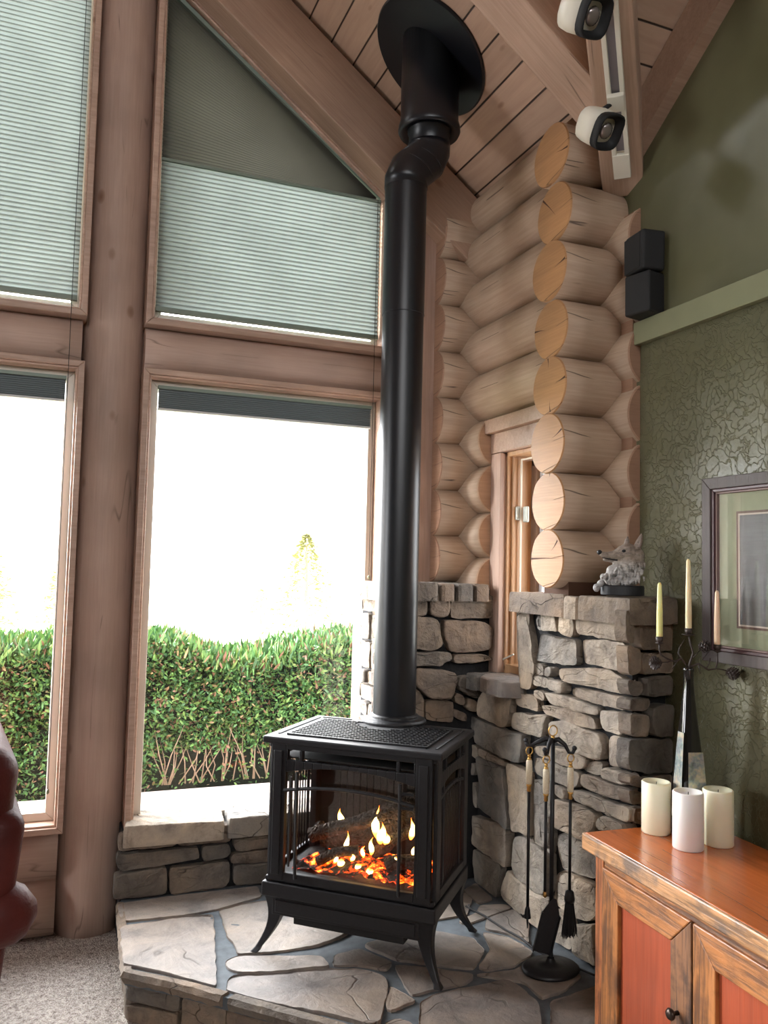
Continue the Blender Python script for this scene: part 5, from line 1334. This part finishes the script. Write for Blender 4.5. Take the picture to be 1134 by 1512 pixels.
# ================================================================== OUTSIDE
o = MB().box(-4, 5.5, 3.82, 5.66, -.12, .0).build('deck', plain('pale_painted_deck', (.62, .54, .50), .6, nz=.08, nscale=5)); tag(o, 'pale deck boards outside the windows', 'deck')
def leafm(name, stops, tr=.25):
    m, nt, b = newmat(name); g = nt.nodes.new('ShaderNodeNewGeometry'); r = ramp(nt, stops, g.outputs['Random Per Island'])
    nt.links.new(r.outputs[0], b.inputs['Base Color']); b.inputs['Roughness'].default_value = .6; b.inputs['Transmission Weight'].default_value = 0
    return m
hm = leafm('cedar_hedge_leaves', [(0, (.04, .11, .045)), (.35, (.075, .19, .06)), (.62, (.13, .27, .07)), (.82, (.20, .31, .09)), (.88, (.20, .10, .07)), (.96, (.24, .14, .09)), (1, (.5, .36, .2))])
mb = MB(); rnd = random.Random(11)
def topz(x): return .955 - .10*math.exp(-((x-1.25)/.35)**2) + .03*math.sin(x*3.1) + .02*noise.noise(Vector((x*4, 0, 0)))
def sprig(p, s, d, wd=.8):
    w = Vector((rnd.gauss(0, 1), rnd.gauss(0, 1), rnd.gauss(0, .6))).normalized(); d = d.normalized(); w = (w-d*w.dot(d)).normalized()
    a = mb.b.verts.new(p-w*s*.16*wd); b = mb.b.verts.new(p+w*s*.16*wd); c = mb.b.verts.new(p+d*s*.75+w*s*.26*wd); e_ = mb.b.verts.new(p+d*s*1.25); f = mb.b.verts.new(p+d*s*.65-w*s*.28*wd)
    mb.b.faces.new((a, b, c, e_, f))
for i in range(62000):
    x = rnd.uniform(-1.6, 3.6); tz = topz(x); top = rnd.random() < .28
    if top:
        y = rnd.uniform(5.72, 6.5); p = Vector((x, y, tz-rnd.uniform(0, .12))); d = Vector((rnd.gauss(0, .35), -.3+rnd.gauss(0, .3), 1))
        sprig(p, rnd.uniform(.035, .085), d, .5)
    else:
        z = rnd.uniform(-.02, tz); k = noise.noise(Vector((x*3.2, z*3.5, 0)))
        if z < .22 and rnd.random() < (.9 if abs(x-1.25) < .55 else .45): continue
        y = 5.74 + .10*k + .05*noise.noise(Vector((x*11, z*11, 3))) + rnd.uniform(0, .09); p = Vector((x, y, z))
        sprig(p, rnd.uniform(.020, .045), Vector((rnd.gauss(0, .7), -1+rnd.gauss(0, .3), .35+rnd.gauss(0, .6))))
hd = mb.build('hedge', hm); tag(hd, 'clipped cedar hedge with brown patches beyond the deck', 'hedge')
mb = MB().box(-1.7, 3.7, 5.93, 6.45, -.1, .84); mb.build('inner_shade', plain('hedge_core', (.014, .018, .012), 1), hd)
mb = MB()
for i in range(60):
    x = rnd.uniform(.7, 1.9) if i < 44 else rnd.uniform(-1.2, 3); p = Vector((x, 5.80, .0)); q = p+Vector((rnd.gauss(0, .10), rnd.uniform(-.08, .04), rnd.uniform(.2, .42)))
    mb.tube([p, p.lerp(q, .5)+Vector((rnd.gauss(0, .02), -.02, 0)), q], [.005, .004, .0015], 5)
mb.build('stems', plain('bare_hedge_stems', (.30, .22, .16), .9), hd)
o = MB().box(-60, 60, 5.62, 90, -.35, -.12).build('lawn', plain('dry_bright_grass', (.50, .52, .30), .95, nz=.2, nscale=1.5)); tag(o, 'sunlit field beyond the hedge', 'field', kind='structure')
tm = leafm('far_conifer_leaves', [(0, (.20, .20, .07)), (.5, (.30, .30, .11)), (1, (.40, .36, .17))])
def tree(x, y, h, w, label, seed, n=2600):
    global mb, rnd
    rnd = random.Random(seed); e = empty('conifer_tree', (x, y, -.12)); tag(e, label, 'tree', 'pale trees far beyond the hedge')
    MB().tube([(0, 0, 0), (0, 0, h*.92)], [w*.05, w*.01], 8).build('trunk', plain('pale_bark', (.35, .27, .2), .9), e)
    mb = MB()
    for i in range(n):
        t = rnd.random()**.7; an = rnd.uniform(0, 2*PI); R_ = w*.5*(1-t)**.8*(.55+.45*math.sin(t*34+math.cos(an*3)*1.5)**2)*rnd.random()**.4
        z = h*(.08+.92*t); p = Vector((math.cos(an)*R_, math.sin(an)*R_, z-.12*R_)); sprig(p, rnd.uniform(.05, .11)*h/3, Vector((math.cos(an), math.sin(an), -.1+rnd.gauss(0, .3))))
    mb.build('foliage', tm, e)
tree(4.1, 14.0, 2.15, 1.9, 'pale conifer beyond the hedge, left of the stove pipe', 21)
tree(3.2, 13.5, 1.20, 1.0, 'low pale bush tree left of the conifer by the stove pipe', 22, 900)
tree(-.9, 13.0, 1.95, 1.5, 'pale conifer seen through the lower left window at its left edge', 23)
tree(.15, 13.6, 1.70, 1.3, 'pale smaller conifer seen through the lower left window beside the sash', 24, 1800)

# ================================================================== LIGHT
w = bpy.data.worlds.new('world'); S.world = w; w.use_nodes = True; nt = w.node_tree; bg = nt.nodes['Background']
tc = nt.nodes.new('ShaderNodeTexCoord'); sp_w = nt.nodes.new('ShaderNodeSeparateXYZ'); nt.links.new(tc.outputs['Generated'], sp_w.inputs[0])
r = ramp(nt, [(0, (.9, .92, .95)), (.5, (1, 1, 1)), (1, (.80, .90, 1.0))], sp_w.outputs[2]); nt.links.new(r.outputs[0], bg.inputs[0])
dn = nt.nodes.new('ShaderNodeVectorMath'); dn.operation = 'DOT_PRODUCT'; nt.links.new(tc.outputs['Generated'], dn.inputs[0]); dn.inputs[1].default_value = Vector((-.66, .68, .32)).normalized()
gl_ = mth(nt, 'POWER', mth(nt, 'MAXIMUM', dn.outputs['Value'], 0.0), 3.5)
nt.links.new(mth(nt, 'ADD', 6.0, mth(nt, 'MULTIPLY', gl_, 29.0)), bg.inputs[1])   # sky glow added low on the left, brightens left-facing walls
def portal(name, loc, rot, sx, sy):
    l = bpy.data.lights.new(name, 'AREA'); l.shape = 'RECTANGLE'; l.size = sx; l.size_y = sy; l.cycles.is_portal = True
    o = bpy.data.objects.new(name, l); COL.objects.link(o); o.location = loc; o.rotation_euler = rot
IN = (R(-90), 0, 0)                              # area light looks along -Y
portal('portal_right_bay', ((W2L+W2R)/2, 3.83, 2.2), IN, W2R-W2L, 3.6)
portal('portal_left_bay', ((W1L+W1R)/2, 3.83, 2.6), IN, W1R-W1L, 4.4)
portal('portal_side', (2.04, (YS0+YS1)/2, (ZS0+ZS1)/2), (R(90), 0, R(90)), YS1-YS0, ZS1-ZS0)
portal('portal_left_wall', (-4.50, 2.95, 1.75), (R(90), 0, R(-90)), 1.1, 1.7)

S.view_settings.view_transform = 'Standard'; S.view_settings.look = 'None'; S.view_settings.gamma = 1; S.view_settings.use_curve_mapping = False
S.view_settings.exposure = 0.6
S.render.film_transparent = False
S.cycles.use_denoising = True
S.cycles.max_bounces = 10; S.cycles.diffuse_bounces = 4; S.cycles.transparent_max_bounces = 12; S.cycles.sample_clamp_indirect = 8
S.cycles.caustics_reflective = False; S.cycles.caustics_refractive = False
bpy.context.view_layer.update()
